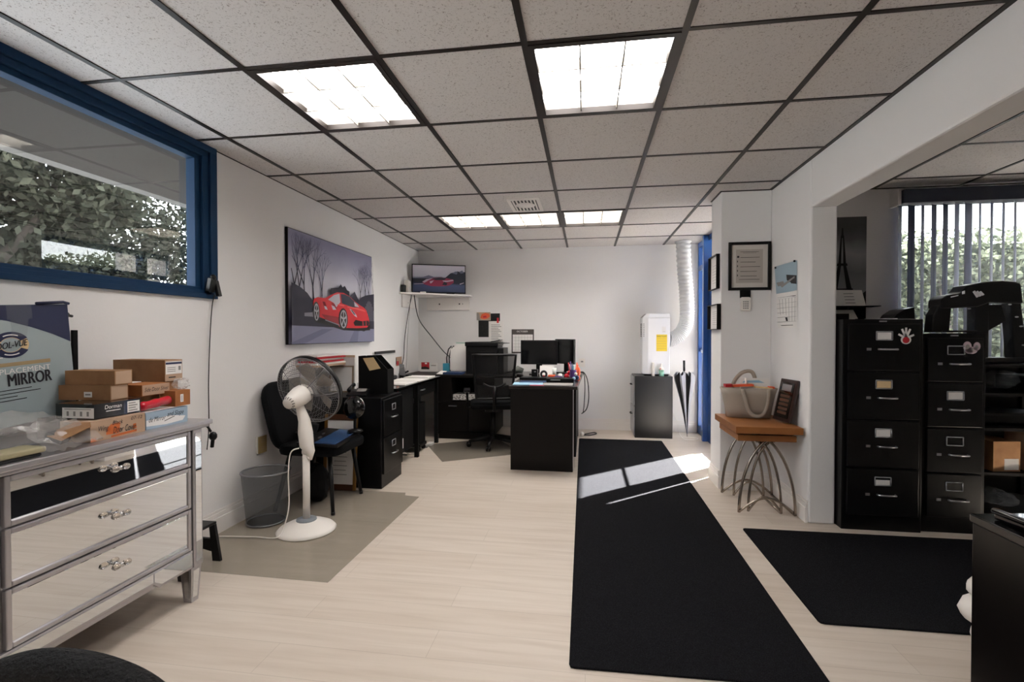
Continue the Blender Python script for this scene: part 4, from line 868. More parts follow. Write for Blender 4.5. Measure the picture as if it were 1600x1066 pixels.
tp(c4,[(0,.52),(.2,.56),(.3,.63),(.40,.57),(.55,.58),(.62,.52),(0,.50)]); tp(c1,[(0,.35),(0,.50),(.3,.51),(.62,.55),(.72,.72),(.85,.80),(1,.78),(1,.30)]); tp(c3,[(.02,.28),(.22,.30),(.22,.32),(.02,.30)]); tp(c4,[(.75,.72),(.82,.80),(.86,.76),(.84,.68)]); tp(c4,[(.88,.78),(.95,.84),(.98,.74),(.92,.72)])
tp(c2,[(.18,.36),(.24,.46),(.38,.53),(.52,.56),(.66,.53),(.78,.48),(.78,.36),(.70,.26),(.55,.22),(.35,.22),(.22,.28)]); tp(c3,[(.18,.38),(.26,.48),(.38,.52),(.30,.44),(.22,.34)]); tp(c1,[(.36,.50),(.50,.55),(.64,.53),(.60,.46),(.44,.45)]); tp(c3,[(.56,.44),(.66,.44),(.76,.48),(.78,.44),(.68,.40),(.60,.38)]); tp(c1,[(.56,.28),(.60,.40),(.66,.34),(.64,.26)]); tp(c3,[(.32,.40),(.40,.44),(.36,.34),(.33,.32)]); tp(c3,[(.90,.30),(.98,.36),(.98,.38),(.90,.33)])
b.build('screen',x)
b=B('blackp').at((-2.225,6.06,1.773),rz=aT); b.bx(.15,.25,.0,.10,0,.012); b.bx(.45,.55,.0,.10,0,.012); b.build('foot',x)
b=B('white'); b.bx(-2.272,-2.212,5.90,6.0,1.774,1.93); b.thing('router','white upright router at the left end of the corner shelf','router',bevel=.006)
b=B('blackp'); b.prism([(p[0]-2.255,p[1]+5.845) for p in rounded(.025,.03,.012)],1.774,1.865); b.thing('media_box','small black box at the left tip of the corner shelf','device',bevel=.004)
b=B('white'); b.bx(-2.10,-2.03,6.02,6.05,1.774,1.795); b.thing('white_adapter','small white adapter lying before the television','adapter',bevel=.004)
b=B('cable'); b.tube(smooth_path([(-2.20,6.0,1.76),(-2.235,5.95,1.50),(-2.262,5.90,1.2),(-2.262,5.86,.95),(-2.24,5.70,.83),(-2.23,5.62,.76)],6),.005,6); b.thing('hanging_cable','straight black cable hanging from the shelf down the corner','cable')
b=B('cable'); b.tube(smooth_path([(-2.18,6.02,1.76),(-2.18,6.20,1.45),(-2.05,6.38,1.20),(-1.92,6.44,1.02),(-1.80,6.45,.90),(-1.79,6.42,.78)],7),.006,6); b.thing('hanging_cable','bowed black cable sweeping from the shelf to the printer cabinet','cable')
b=B('greyp'); b.tube(smooth_path([(-2.21,5.98,1.76),(-2.225,5.92,1.3),(-2.225,5.86,.9),(-2.22,5.8,.765)],6),.003,6); b.thing('hanging_cable','thin grey cable beside the straight black one in the corner','cable')
# ================================================================ BACK WALL PAPERS
BY=YB
b=B('cardl'); b.bx(-1.465,-1.275,BY-.004,BY,1.44,1.545); o=(-1.465,BY-.004,1.44); UX=Vector((1,0,0))
b.use('orange'); b.flat(o,UX,Zv,[(.05,.03),(.10,.01),(.15,.02),(.185,.05),(.17,.085),(.12,.098),(.07,.08)],.0005); b.use('redpack').flat(o,UX,Zv,[(.09,.03),(.14,.035),(.13,.06),(.09,.055)],.0008); b.use('greyp').flat(o,UX,Zv,[(.0,.0),(.05,.0),(.03,.10),(0,.10)],.0005)
b.thing('flower_print','small print of an orange flower on the back wall','print')
bb_=mat('speckled_black','121113',.7,noise=(160,'6a6662',.66,.7))
b=B(bb_); b.bx(-1.44,-1.30,BY-.003,BY,1.21,1.437); b.bx(-1.273,-1.145,BY-.003,BY,1.425,1.53); b.bx(-1.2995,-1.273,BY-.003,BY,1.425,1.437); b.thing('black_pinboard','black speckled L-shaped board below the flower print','board')
b=B('paper'); b.bx(-1.285,-1.10,BY-.007,BY-.004,1.13,1.424); o=(-1.285,BY-.007,1.13); b.use('greyp')
for k in range(11): b.flat(o,UX,Zv,[(.02,.02+.022*k),(.16-.02*(k%3),.02+.022*k),(.16-.02*(k%3),.028+.022*k),(.02,.028+.022*k)],.0005)
b.thing('notice_sheet','white typed sheet pinned beside the black board','paper')
b=B('red'); b.bx(-1.185,-1.16,BY-.014,BY-.008,1.40,1.47); b.thing('red_clip','red clip holding the typed sheet','clip')
x=thing('wall_calendar','dark framed wall calendar headed OCTOBER on the back wall','calendar',(-.84,BY,.99))
b=B(mat('calendar_frame','4a4543',.7)); b.bx(-.985,-.685,BY-.008,BY,.995,1.315); b.build('backing',x)
b=B('paper'); b.flat((-.985,BY-.008,.995),UX,Zv,[(.015,.02),(.285,.02),(.285,.25),(.015,.25)],.0006); b.text('OCTOBER',(-.915,BY-.0085,1.275),UX,Zv,.15,.022,.0006); b.use('greyp')
for k in range(5): b.flat((-.985,BY-.008,.995),UX,Zv,[(.02,.04+.042*k),(.28,.04+.042*k),(.28,.042+.042*k),(.02,.042+.042*k)],.001)
for k in range(6): b.flat((-.985,BY-.008,.995),UX,Zv,[(.055+.04*k,.03),(.057+.04*k,.03),(.057+.04*k,.24),(.055+.04*k,.24)],.001)
b.build('month_sheet',x)
b=B('white'); b.bx(.03-.12,.03-.04,BY-.006,BY,.82,.93); b.use('greyp').bx(-.065,-.035,BY-.02,BY-.006,.88,.90); b.thing('wall_outlet','white wall outlet behind the monitors','outlet')
# ================================================================ PRINTER CABINET, DESK, SWIVEL CHAIR
x=thing('printer_cabinet','low black cabinet with open cubby and drawers beneath the printer','cabinet',(-1.3,5.95,0))
b=B('deskb'); b.bx(-1.775,-.80,5.62,6.25,.735,.765); b.build('top',x,bevel=.003)
b=B('deskb'); b.bx(-1.77,-1.745,5.63,6.24,.06,.735); b.bx(-1.085,-1.06,5.63,6.24,.06,.735); b.bx(-1.745,-1.085,6.22,6.24,.06,.735); b.bx(-1.745,-1.085,5.63,6.22,.06,.09); b.bx(-1.745,-1.085,5.63,6.22,.445,.465); b.bx(-1.60,-1.58,5.63,6.22,.465,.735); b.bx(-1.745,-1.6,5.632,5.645,.465,.735); b.bx(-1.745,-1.085,5.66,5.68,0.0,.06); b.build('case',x)
for x0,x1 in ((-1.74,-1.375),(-1.365,-1.085)):
    b=B('deskb'); b.bx(x0,x1,5.612,5.63,.10,.44); d=b.build('drawer',x,bevel=.002); b=B('satin'); b.bx((x0+x1)/2-.05,(x0+x1)/2+.05,5.597,5.607,.395,.407); b.bx((x0+x1)/2-.045,(x0+x1)/2-.035,5.607,5.612,.397,.405); b.bx((x0+x1)/2+.035,(x0+x1)/2+.045,5.607,5.612,.397,.405); b.build('handle',d)
pat=mat('patterned_box','c9c5c2',.7,noise=(60,'6b6764',.5,.56))
b=B(pat); b.bx(-1.57,-1.30,5.66,5.9,.466,.53); b.thing('patterned_box','black and white patterned box inside the open cubby','box')
b=B('paper'); b.ball((-1.42,5.75,.553),.035,8,(1.2,1,.6)); b.thing('crumpled_paper','scrap of white paper on the patterned box','paper')
x=thing('printer','black office printer with top feeder on the cabinet','printer',(-1.22,6.0,.766))
b=B('blackp'); b.bx(-1.45,-1.06,5.82,6.22,.767,1.10); b.use('blackm').bx(-1.42,-1.09,5.815,5.82,.99,1.04); b.build('body',x,bevel=.012)
b=B('blackp'); b.bx(-1.46,-1.05,5.80,6.21,1.102,1.155); b.build('scanner_lid',x,bevel=.01)
b=B('blackp'); b.poly([(-1.20,5.85,1.158),(-.98,5.85,1.14),(-.96,6.15,1.14),(-1.20,6.15,1.158)]); b.poly([(-1.16,5.9,1.16),(-1.05,5.9,1.18),(-1.05,6.15,1.18),(-1.16,6.15,1.16)]); b.build('paper_tray',x,solid=.008)
b=B('blackp'); b.bx(-1.055,-.99,5.86,6.2,.767,1.08); b.build('side_panel',x,bevel=.006)
x=thing('wire_file_rack','upright rack of white papers with green tabs left of the printer','file rack',(-1.6,6.05,.766))
b=B('cable'); b.tube([(-1.735,6.0,.77),(-1.745,6.0,.95),(-1.72,6.0,1.06),(-1.68,6.0,1.10)],.008,6); b.tube([(-1.735,6.12,.77),(-1.745,6.12,.95),(-1.72,6.12,1.06),(-1.68,6.12,1.10)],.008,6); b.build('frame',x)
for k in range(4):
    b=B('paper'); b.add([(-1.70+.012*k,6.00+.035*k,.80),(-1.49,6.00+.035*k,.80),(-1.49,6.02+.035*k,1.08+.015*k),(-1.70+.018*k,6.02+.035*k,1.07+.015*k)],[(0,1,2,3)]); b.build('papers',x,solid=.006)
b=B(mat('green_tab','9db5ab',.6)); b.bx(-1.66,-1.49,6.135,6.14,1.128,1.145); b.build('tab',x)
b=B('bluef'); b.bx(-1.70,-1.47,5.68,5.86,.767,.79); b.thing('blue_folder','dark blue folder lying on the printer cabinet','folder')
b=B('teal'); b.bx(-1.765,-1.69,5.90,5.95,.767,.885); b.thing('teal_box','small teal upright box on the printer cabinet','box')
b=B('paper').at((-1.73,5.74,.782),rz=R(-20),rx=R(18)); b.bx(-.045,.045,-.05,.05,0,.004); b.thing('white_card','tilted white card at the near left corner of the printer cabinet','card')
x=thing('postcard_stand','pair of cards, one red, standing on a dark ledge in the corner','cards',(-2.07,6.4,.74))
b=B('deskb'); b.bx(-2.262,-1.79,5.62,6.40,.72,.745); b.bx(-2.25,-2.22,5.64,6.38,0,.72); b.bx(-1.83,-1.80,6.1,6.38,0,.72); b.build('ledge',x)
b=B('red'); b.bx(-2.20,-2.09,6.35,6.36,.765,.87); b.use('dkprint').flat((-2.20,6.35,.765),UX,Zv,[(.0,.0),(.11,.0),(.11,.03),(.06,.05),(.0,.04)],.001); b.use('paper').flat((-2.20,6.35,.765),UX,Zv,[(.05,.08),(.08,.08),(.08,.1),(.05,.1)],.001); b.build('red_card',x)
b=B('paper'); b.bx(-2.085,-1.98,6.35,6.36,.752,.86); b.bx(-2.21,-1.96,6.33,6.345,.746,.775); b.use('greyp').flat((-2.085,6.35,.752),UX,Zv,[(.02,.07),(.09,.07),(.09,.08),(.02,.08)],.001); b.build('white_card',x)
# the desk proper
x=thing('office_desk','dark brown L-shaped desk whose end panel faces the room centre','desk',(-.39,5.2,0))
b=B('gloss').use(mat('desk_laminate_top','1c1513',.22)); b.prism([(-.70,4.425),(-.075,4.425),(-.03,6.15),(-.80,6.15),(-.80,5.66),(-.70,5.50)],.748,.778); b.build('desktop',x,bevel=.003)
b=B('deskb'); b.bx(-.685,-.115,4.44,4.465,0,.748); b.build('end_panel',x,bevel=.002)
b=B('deskb'); b.bx(-.66,-.13,4.465,4.86,.02,.748); b.build('pedestal',x)
b=B('satin'); b.bx(-.115,-.108,4.445,4.462,.01,.745); b.build('edge_strip',x)
b=B('deskb'); b.bx(-.115,-.09,4.60,6.10,.10,.748); b.build('side_panel',x)
b=B('deskb'); b.bx(-.80,-.115,6.10,6.125,.2,.748); b.build('back_panel',x)
for p in ((-.12,6.05),): b=B('deskb'); b.bx(p[0]-.03,p[0]+.03,p[1]-.03,p[1]+.03,0,.20); b.build('leg',x)
def monitor(label,cx,cy,w,h,z0,rz,tilt=0):
    x=thing('monitor',label,'monitor',(cx,cy,.779),'computer monitors') if False else thing('monitor',label,'monitor',(cx,cy,.779))
    b=B('blackp').at((cx,cy,z0),rz=rz); b.bx(-w/2,w/2,-.012,.02,0,h); b.build('case',x,bevel=.005)
    b=B('led').at((cx,cy,z0),rz=rz); b.bx(-w/2+.01,w/2-.01,-.0135,-.012,.012,h-.01); b.build('screen',x)
    b=B('blackp').at((cx,cy,.779),rz=rz); b.bx(-.035,.035,.02,.045,.01,z0-.779+.12); b.build('stand',x,bevel=.004)
    b=B('blackp').at((cx,cy,.779),rz=rz); b.bx(-.11,.11,-.06,.11,0,.012); b.build('base',x,bevel=.004)
monitor('larger black monitor at left, facing the room',-.545,5.72,.43,.285,.895,0)
monitor('narrower angled black monitor partly behind the larger one',-.25,5.93,.30,.30,.89,R(-38))
b=B('blackp'); b.prism([(p[0]-.56,p[1]+5.40) for p in rounded(.035,.03,.01)],.779,.86); b.use('satin').bx(-.565,-.545,5.368,5.370,.83,.84); b.thing('desk_speaker','small black speaker in front of the left monitor','speaker',bevel=.004)
b=B('blackp').at((-.46,5.10,.779),rz=R(-5)); b.bx(-.22,.22,-.07,.07,0,.02); b.thing('keyboard','black keyboard near the desk middle','keyboard',bevel=.004)
b=B('blackp').at((-.25,4.86,.779),rz=R(4)); b.prism([(-.14,-.06),(.13,-.07),(.12,.06),(-.13,.07)],0,.035); b.use('satin').bx(-.10,.0,-.066,-.060,.018,.026); b.thing('label_machine','flat black device with a silver strip at the near right of the desk','device',bevel=.008)
b=B('skybl').at((-.55,4.60,.7785),rz=R(4)); b.bx(-.13,.15,-.11,.12,0,.004); b.thing('blue_folder','pale blue folder lying at the near left corner of the desk','folder')
b=B('bluef').at((-.50,4.74,.7785),rz=R(2)); b.bx(-.14,.12,-.04,.09,.0,.010); b.thing('blue_folder','dark blue folder just behind the pale blue one','folder')
b=B('pink').at((-.44,4.475,.7786),rz=0); b.bx(-.07,.06,-.02,.02,0,.003); b.thing('pink_slip','pink slip at the near edge of the desk','paper')
b=B('greyp').at((-.30,4.58,.7786)); b.bx(-.1,.18,-.10,.13,0,.003); b.thing('desk_blotter','grey paper blotter at the near right corner of the desk','blotter')
b=B('paper').at((-.42,5.55,.779),rx=R(-15)); b.bx(-.10,.06,0,.004,0,.115); b.thing('note_card','white card propped below the monitors','card')
b=B(mat('frosted','cfd3cf',.3)).at((-.35,5.50,.779)); b.lathe([(.018,0),(.026,.09)],14); b.thing('small_cup','small pale tumbler below the monitors','cup')
b=B('dkprint').at((-.455,5.34,.779)); b.tube([(.03*math.cos(q),0,.034+.03*math.sin(q)) for q in [2*PI*k/14 for k in range(14)]],.012,8,True); b.use('redpack').ball((0,0,.012),.012,8); b.thing('tape_dispenser','dark red ring-shaped tape dispenser on the desk','tape dispenser')
b=B('orange').at((-.37,5.30,.779)); b.bx(-.035,.045,-.03,.03,0,.03); b.thing('sticky_notes','small stack of coral notes on the desk','notes',bevel=.008)
b=B('paper').at((-.275,5.31,.779)); b.lathe([(.02,0),(.022,.035),(.014,.045)],14); b.thing('small_jar','tiny white jar on the desk','jar')
b=B('purple').at((-.275,5.225,.779)); b.bx(-.06,.03,-.03,.03,0,.022); b.thing('purple_box','small purple packet on the desk','packet',bevel=.006)
b=B('redpack').at((-.20,5.20,.779)); b.ball((0,0,.028),.028,10,(1,1,1)); b.ball((.022,.01,.062),.022,10); b.use('white').ball((.005,-.022,.07),.008,8); b.thing('red_figurine','small red round figurine on the desk','figurine')
x=thing('pen_cup','pen cup crowded with coloured pens at the right of the desk','pen cup',(-.13,5.14,.779))
b=B('purple').at((-.13,5.14,.779)); b.lathe([(.034,0),(.036,.10)],18,caps=False); b.lathe([(.034,.0),(.034,.003)],18); b.build('cup',x)
for k,(m,dx,dy,h) in enumerate((('red',-.05,-.01,.17),('orange',.04,.02,.17),('bluef',-.01,.02,.16),('paper',.015,-.03,.15),('purple',-.03,.03,.18),('orange',.05,-.01,.15),('teal',.0,-.02,.14))):
    b=B(m).at((-.13,5.14,.783)); b.tube([(dx*.3,dy*.3,0),(dx,dy,h)],.006,6); b.build('pen',x)
b=B('orange'); b.ball((-.085,5.22,.85),.038,10,(.8,.8,1.5)); b.lathe([(.03,0),(.02,.03)],12,(-.085,5.22,.779)); b.thing('orange_ornament','orange and white rounded ornament behind the pen cup','ornament')
b=B('bluef'); b.ball((-.09,5.04,.805),.025,10); b.use('white').ball((-.10,5.02,.845),.016,8); b.use('skybl').ball((-.12,5.0,.80),.018,8); b.thing('blue_figurine','small blue and white figurine by the pen cup','figurine')
b=B(mat('gray_green','5c605c',.5)); b.tube([(-.86,5.78,.80),(-.80,5.78,.83),(-.74,5.78,.81)],[.03,.045,.03],10); b.thing('desk_lamp_head','rounded grey device between printer and monitor','device')
b=B('paper').at((-.02,6.2,.80)); b.bx(-.16,.05,-.04,.12,0.19,.194); b.thing('ledge_paper','pale paper at the far right corner behind the desk','paper') if False else None
b=B('cable'); b.tube(smooth_path([(-.10,5.85,.785),(-.03,5.85,.80),(.02,5.86,.70),(.035,5.87,.50),(.01,5.88,.36),(-.05,5.88,.30)],6),.006,6); b.thing('desk_cable','outer black cable looping down behind the desk','cable')
b=B('cable'); b.tube(smooth_path([(-.13,5.70,.790),(-.03,5.70,.80),(-.010,5.70,.65),(-.018,5.71,.45),(-.03,5.71,.34)],6),.005,6); b.thing('desk_cable','inner black cable hanging behind the desk','cable')
b=B('white'); b.ball((-.045,6.0,.035),.03,10,(1,1,.9)); b.use('cable').tube(smooth_path([(-.03,6.0,.02),(.06,6.08,.008),(.13,6.17,.008),(.11,6.24,.008),(.02,6.16,.008),(-.03,6.10,.008)],6),.007,6); b.thing('power_strip','white plug with a black looped cord on the floor behind the desk','power strip')
b=B(mat('dark_red_box','3a1016',.6)); b.bx(-.86,-.70,5.95,6.08,0,.09); b.thing('dark_red_box','dark red box on the floor under the desk','box')
crumple('bin_bag','crumpled dark bag of scrap under the desk',(-.62,5.85,.20),(.12,.12,.20),'blackp','bag',21,16,.15)
# swivel chair
CX,CYY=-1.02,5.34; A=R(14)
x=thing('swivel_chair','black mesh swivel chair with its back to the room, at the desk','chair',(CX,CYY,.006))
def sw(b,z=0): b.T=Matrix.Translation((CX,CYY,z))@Matrix.Rotation(A,4,'Z'); return b
b=sw(B('fabric'),.44); b.prism(rounded(.25,.24,.09),0,.07); b.build('seat',x,bevel=.025)
b=sw(B('blackp'),.06)
b.tube([(0,0,.02),(0,0,.36)],.03,12); b.build('gas_column',x)
b=sw(B('blackp'),.40); b.bx(-.09,.09,-.12,.1,0,.04); b.tube([(.09,0,.02),(.26,-.02,.015)],.008,6); b.build('mechanism',x)
for k in range(5):
    q=2*PI*k/5-PI/2-A; c,s_=math.cos(q),math.sin(q)
    b=sw(B('blackp'),.0); b.tube([(0,0,.11),(.14*c,.14*s_,.09),(.27*c,.27*s_,.065)],[.030,.024,.016],8); b.build('base_leg',x)
    b=sw(B('gloss'),.0); b.at((0,0,0)); b.T=Matrix.Translation((CX,CYY,.034))@Matrix.Rotation(A+q,4,'Z')
    for sg in (-1,1): b.T=Matrix.Translation((CX,CYY,.034))@Matrix.Rotation(A+q,4,'Z')@Matrix.Translation((.27,sg*.016,0))@Matrix.Rotation(R(90),4,'X'); b.lathe([(.02,-.009),(.028,-.006),(.028,.006),(.02,.009)],16)
    b.T=Matrix.Translation((CX,CYY,.034))@Matrix.Rotation(A+q,4,'Z'); b.tube([(.27,-.02,0),(.27,.02,0)],.008,6); b.build('caster',x)
def backpt(u,v): # u -1..1, v 0..1 ; gentle curve
    w=.19+.04*v; return (u*w,-.235-.05*v*v-.035*(1-u*u)*.8+.03,.56+.47*v)
b=sw(B('mesh')); n=9
vs=[backpt(-1+2*i/(n-1),j/(n-1)) for j in range(n) for i in range(n)]; b.add(vs,[(j*n+i,j*n+i+1,(j+1)*n+i+1,(j+1)*n+i) for j in range(n-1) for i in range(n-1)],True); b.build('backrest_mesh',x)
b=sw(B('blackp')); P=[backpt(-1+2*i/8,0) for i in range(9)]+[backpt(1,i/6) for i in range(1,7)]+[backpt(1-2*i/8,1) for i in range(1,9)]+[backpt(-1,1-i/6) for i in range(1,6)]; b.tube(P,.014,8,True); b.build('backrest_frame',x)
b=sw(B('fabric')); vs=[(p[0]*.96,p[1]+.012,p[2]) for p in [backpt(-1+2*i/8,j*.10) for j in range(4) for i in range(9)]]; b.add(vs,[(j*9+i,j*9+i+1,(j+1)*9+i+1,(j+1)*9+i) for j in range(3) for i in range(8)],True); b.build('lower_pad',x,solid=.02)
b=sw(B('blackp')); b.tube(smooth_path([(-.12,-.28,.73),(-.06,-.285,.70),(0,-.285,.69),(.06,-.285,.70),(.12,-.28,.73)],4),.010,6); b.build('lumbar_bar',x)
b=sw(B('blackp')); b.tube([(0,-.10,.42),(0,-.24,.44),(0,-.29,.55),(0,-.285,.70)],.018,8); b.build('back_post',x)
for sg in (-1,1):
    b=sw(B('blackp')); b.tube([(sg*.20,.0,.43),(sg*.28,.0,.44),(sg*.29,-.02,.62)],.014,8); b.bx(sg*.29-.035,sg*.29+.035,-.14,.12,.62,.645); b.build('armrest',x,bevel=.006)
# ================================================================ RUGS
def rug(pts,label,rm=.02):
    b=B('rug'); n=len(pts); out=[]
    for i in range(n):
        p=Vector(pts[i]);a=Vector(pts[i-1]);c=Vector(pts[(i+1)%n])
        for k in range(3):
            q=p+(a-p).normalized()*rm*(1-k/2)**2+(c-p).normalized()*rm*(k/2)**2; out.append((q.x,q.y))
    b.prism(out,.0005,.009); return b.thing('rug',label,'rug',bevel=.003)
rug([(-.078,5.872),(-.06,1.82),(.865,1.845),(.876,5.875)],'long black carpet runner crossed by the sun patch')
rug([(.992,3.302),(.998,2.262),(2.75,2.29),(2.70,3.325)],'wide black carpet rug in front of the tall filing cabinets')
# ================================================================ CORNER BY THE BLUE DOOR
x=thing('filing_cabinet','two-drawer black filing cabinet under the portable air conditioner, drawers turned left','filing cabinet',(.80,6.23,0))
b=B(mat('worn_black_steel','0c0d10',.30,bump=(9,.12))); b.bx(.585,1.025,6.04,6.46,0,.745); b.build('case',x,bevel=.004)
for z0,z1 in ((.39,.73),(.03,.37)):
    b=B('satin'); b.bx(.570,.585,6.05,6.45,z0,z1); d=b.build('drawer',x,bevel=.003)
    b=B('black'); pull(b,(.570,6.25,z1-.10),(-1,0,0)); b.build('handle',d)
x=thing('air_conditioner','white portable air conditioner standing on the cabinet in the corner','air conditioner',(.85,6.25,.746))
b=B('blackp'); b.bx(.70,.985,6.10,6.40,.747,.765); b.build('base',x)
b=B('whiteg'); b.T=Matrix(((1,0,0,0),(0,1,0,0),(0,0,1,0),(0,0,0,1))); b.prism([(.745,6.09),(1.0,6.09),(1.005,6.40),(.68,6.40),(.68,6.13)],.765,1.45)
b.add([(.745,6.09,1.45),(1.0,6.09,1.45),(1.005,6.40,1.45),(.68,6.40,1.45),(.68,6.13,1.45),(.755,6.10,1.50),(.995,6.10,1.50),(1.0,6.39,1.50),(.73,6.39,1.50),(.73,6.14,1.50)],[(0,1,6,5),(1,2,7,6),(2,3,8,7),(3,4,9,8),(4,0,5,9),(5,6,7,8,9)],False)
b.build('body',x,bevel=.01)
b=B('blackp')
for k in range(8): b.bx(.676,.682,6.16,6.34,1.22+.021*k,1.232+.021*k); b.bx(.690+.003,.70+.003,6.118,6.124,1.22+.021*k,1.232+.021*k)
b.build('side_vent',x)
b=B('greyp'); b.poly([(.684,6.16,1.455),(.684,6.34,1.455),(.726,6.34,1.497),(.726,6.16,1.497)]); b.build('control_strip',x,solid=.003)
b=B('yellow'); b.bx(.84,.965,6.0875,6.0895,1.045,1.245); o=(.84,6.0873,1.045); b.use('ink').text('ENERGYGUIDE',(.846,6.0873,1.215),UX,Zv,.112,.018,.0006); b.use('gold'); [b.flat(o,UX,Zv,[(.01,.03+.03*k),(.115,.03+.03*k),(.115,.033+.03*k),(.01,.033+.03*k)],.0006) for k in range(5)]; b.build('energy_label',x)
b=B('paper'); b.bx(.905,.95,6.0875,6.0895,1.27,1.34); b.use('greyp').flat((.905,6.0873,1.27),UX,Zv,[(.006,.01),(.039,.01),(.039,.012),(.006,.012)],.0005); b.build('small_label',x)
x=thing('exhaust_hose','white ribbed exhaust hose rising from the air conditioner to the ceiling','hose',(1.2,6.28,1.1))
P=smooth_path([(1.022,6.30,1.18),(1.06,6.30,1.19),(1.15,6.30,1.25),(1.215,6.30,1.36),(1.235,6.30,1.50),(1.225,6.30,1.75),(1.20,6.30,2.05),(1.185,6.30,2.392)],26)
b=B('hose'); b.tube(P,[.084+.006*math.cos(i*PI*.5) if i%2==0 else .084 for i in range(len(P))],20); b.build('ribbed_tube',x)
b=B('whiteg'); b.lathe([(.10,0),(.10,.015)],24,(1.185,6.30,2.379)); b.build('ceiling_collar',x)
b=B('white'); b.lathe([(.020,0),(.021,.10),(.016,.14),(.014,.165)],14,(.80,6.065,.746)); b.thing('spray_can','plain white bottle on the cabinet at left','bottle')
b=B(mat('green_label','6f9a8a',.4)); b.lathe([(.029,0),(.029,.075)],16,(.895,6.056,.746)); b.use('white').lathe([(.034,.0755),(.020,.105),(.010,.12),(.010,.15)],14,(.895,6.056,.746)); b.use('red').flat((.875,6.03,.83),UX,Zv,[(0,0),(.012,0),(.012,.012),(0,.012)],.001); b.thing('spray_can','green and white bottle with red dots on the cabinet at right','bottle')
x=thing('umbrella','black and white folded umbrella leaning tip down by the blue door','umbrella',(1.225,6.19,0))
tip=Vector((1.222,6.19,.012)); top=Vector((1.185,6.20,.80))
rnd=random.Random(4); n=16
grey=mat('umbrella_grey','b8b8bf',.6)
rings=[]
for f,r in ((.03,.006),(.3,.035),(.6,.075),(.85,.125),(.93,.13)):
    c=tip.lerp(top,f); rings.append([(c.x+r*(1.0 if k%2 else .72)*math.cos(2*PI*k/n),c.y+r*.8*(1.0 if k%2 else .72)*math.sin(2*PI*k/n),c.z+(.05 if (f>.9 and k%2==0) else 0)-(.02 if k%4==1 and f>.9 else 0)) for k in range(n)])
for part_,mm,sel in (('dark_panels','blackm',lambda k:(k//2)%2==0),('pale_panels',grey,lambda k:(k//2)%2==1)):
    b=B(mm)
    for i in range(len(rings)-1):
        for k in range(n):
            if sel(k): b.poly([rings[i][k],rings[i][(k+1)%n],rings[i+1][(k+1)%n],rings[i+1][k]])
    b.build(part_,x,solid=.002)
b=B('chrome'); b.tube([tip-Vector((0,0,.01)),top],.005,6); 
b.build('shaft',x)
b=B('blackp'); b.tube([top,top+Vector((-.002,0,.13))],.014,8); b.build('handle',x)
b=B('cable'); 
for k in range(8): q=2*PI*k/8; b.tube([tip.lerp(top,.9),tip.lerp(top,.88)+Vector((.09*math.cos(q),.07*math.sin(q),.03))],.003,4)
b.build('ribs',x)
b=B('white'); b.tube(smooth_path([(1.06,6.30,.28),(1.10,6.25,.20),(1.12,6.15,.06),(1.15,6.02,.01),(1.24,5.98,.008),(1.32,6.05,.008),(1.28,6.12,.008),(1.15,6.12,.008)],6),.003,6); b.thing('extension_lead','thin white cord looping on the floor around the umbrella tip','cord')
# ================================================================ COLUMN: FRAMES, KEYPAD, CALENDAR
def wallframe(label,cat,O,U_,w,h,fw,m,inner,lines,dep=.018,inner2=None):
    U_=Vector(U_);V=Vector(Zv);N=U_.cross(V); O=Vector(O)
    x=thing('picture_frame',label,cat,O+U_*w/2)
    T=Matrix((( U_.x,V.x,N.x,O.x),(U_.y,V.y,N.y,O.y),(U_.z,V.z,N.z,O.z),(0,0,0,1)))
    b=B(m); b.T=T; b.bx(0,fw,0,h,.001,dep); b.bx(w-fw,w,0,h,.001,dep); b.bx(fw,w-fw,0,fw,.001,dep); b.bx(fw,w-fw,h-fw,h,.001,dep); b.build('frame',x,bevel=.002)
    b=B(inner); b.T=T; b.bx(fw,w-fw,fw,h-fw,.001,.006)
    if inner2: b.use(inner2[0]); q=inner2[1]; b.poly([(q,q,.0066),(w-q,q,.0066),(w-q,h-q,.0066),(q,h-q,.0066)])
    lines(b,w,h); b.build('document',x); return x
def ln(b,x0,x1,y,t=.004,z=.0072): b.poly([(x0,y,z),(x1,y,z),(x1,y+t,z),(x0,y+t,z)])
def bigl(b,w,h):
    b.use('dkprint'); ln(b,.09,.23,.305,.003); ln(b,.11,.21,.297,.002)
    for k,(x1) in enumerate((.235,.205,.24,.215,.215)):
        y=.26-.037*k; b.use('ink'); b.poly([(.066,y,.0074),(.082 if k==0 else .072,y,.0074),(.082 if k==0 else .072,y+.015,.0074),(.066,y+.015,.0074)]); b.use('dkprint'); ln(b,.09,x1,y,.0035)
    ln(b,.08,.235,.085,.0035); b.use('greyp'); ln(b,.08,.23,.072,.002)
wallframe('black square frame with white mat and short printed verse on the column','framed print',(1.128,4.15,1.600),(1,0,0),.318,.384,.022,'black',mat('mat_board','cfc9c2',.8),bigl,.020,(mat('print_sheet','b3aaa2',.8),.058))
def smalll(b,w,h):
    b.use('greyp')
    for k in range(7): ln(b,w*.22,w*.78,h*.2+h*.085*k,.002)
wallframe('upper small dark framed certificate on the side of the column','framed certificate',(1.075,4.45,1.622),(0,-1,0),.268,.282,.005,'black','paper',smalll,.030)
wallframe('lower small dark framed certificate on the side of the column','framed certificate',(1.075,4.452,1.288),(0,-1,0),.312,.208,.005,'black','paper',smalll,.034)
x=thing('alarm_keypad','white alarm keypad with dark screen below the black frame','keypad',(1.257,4.15,1.435))
b=B('blackm'); b.bx(1.218,1.296,4.138,4.15,1.54,1.60); b.build('screen_cover',x)
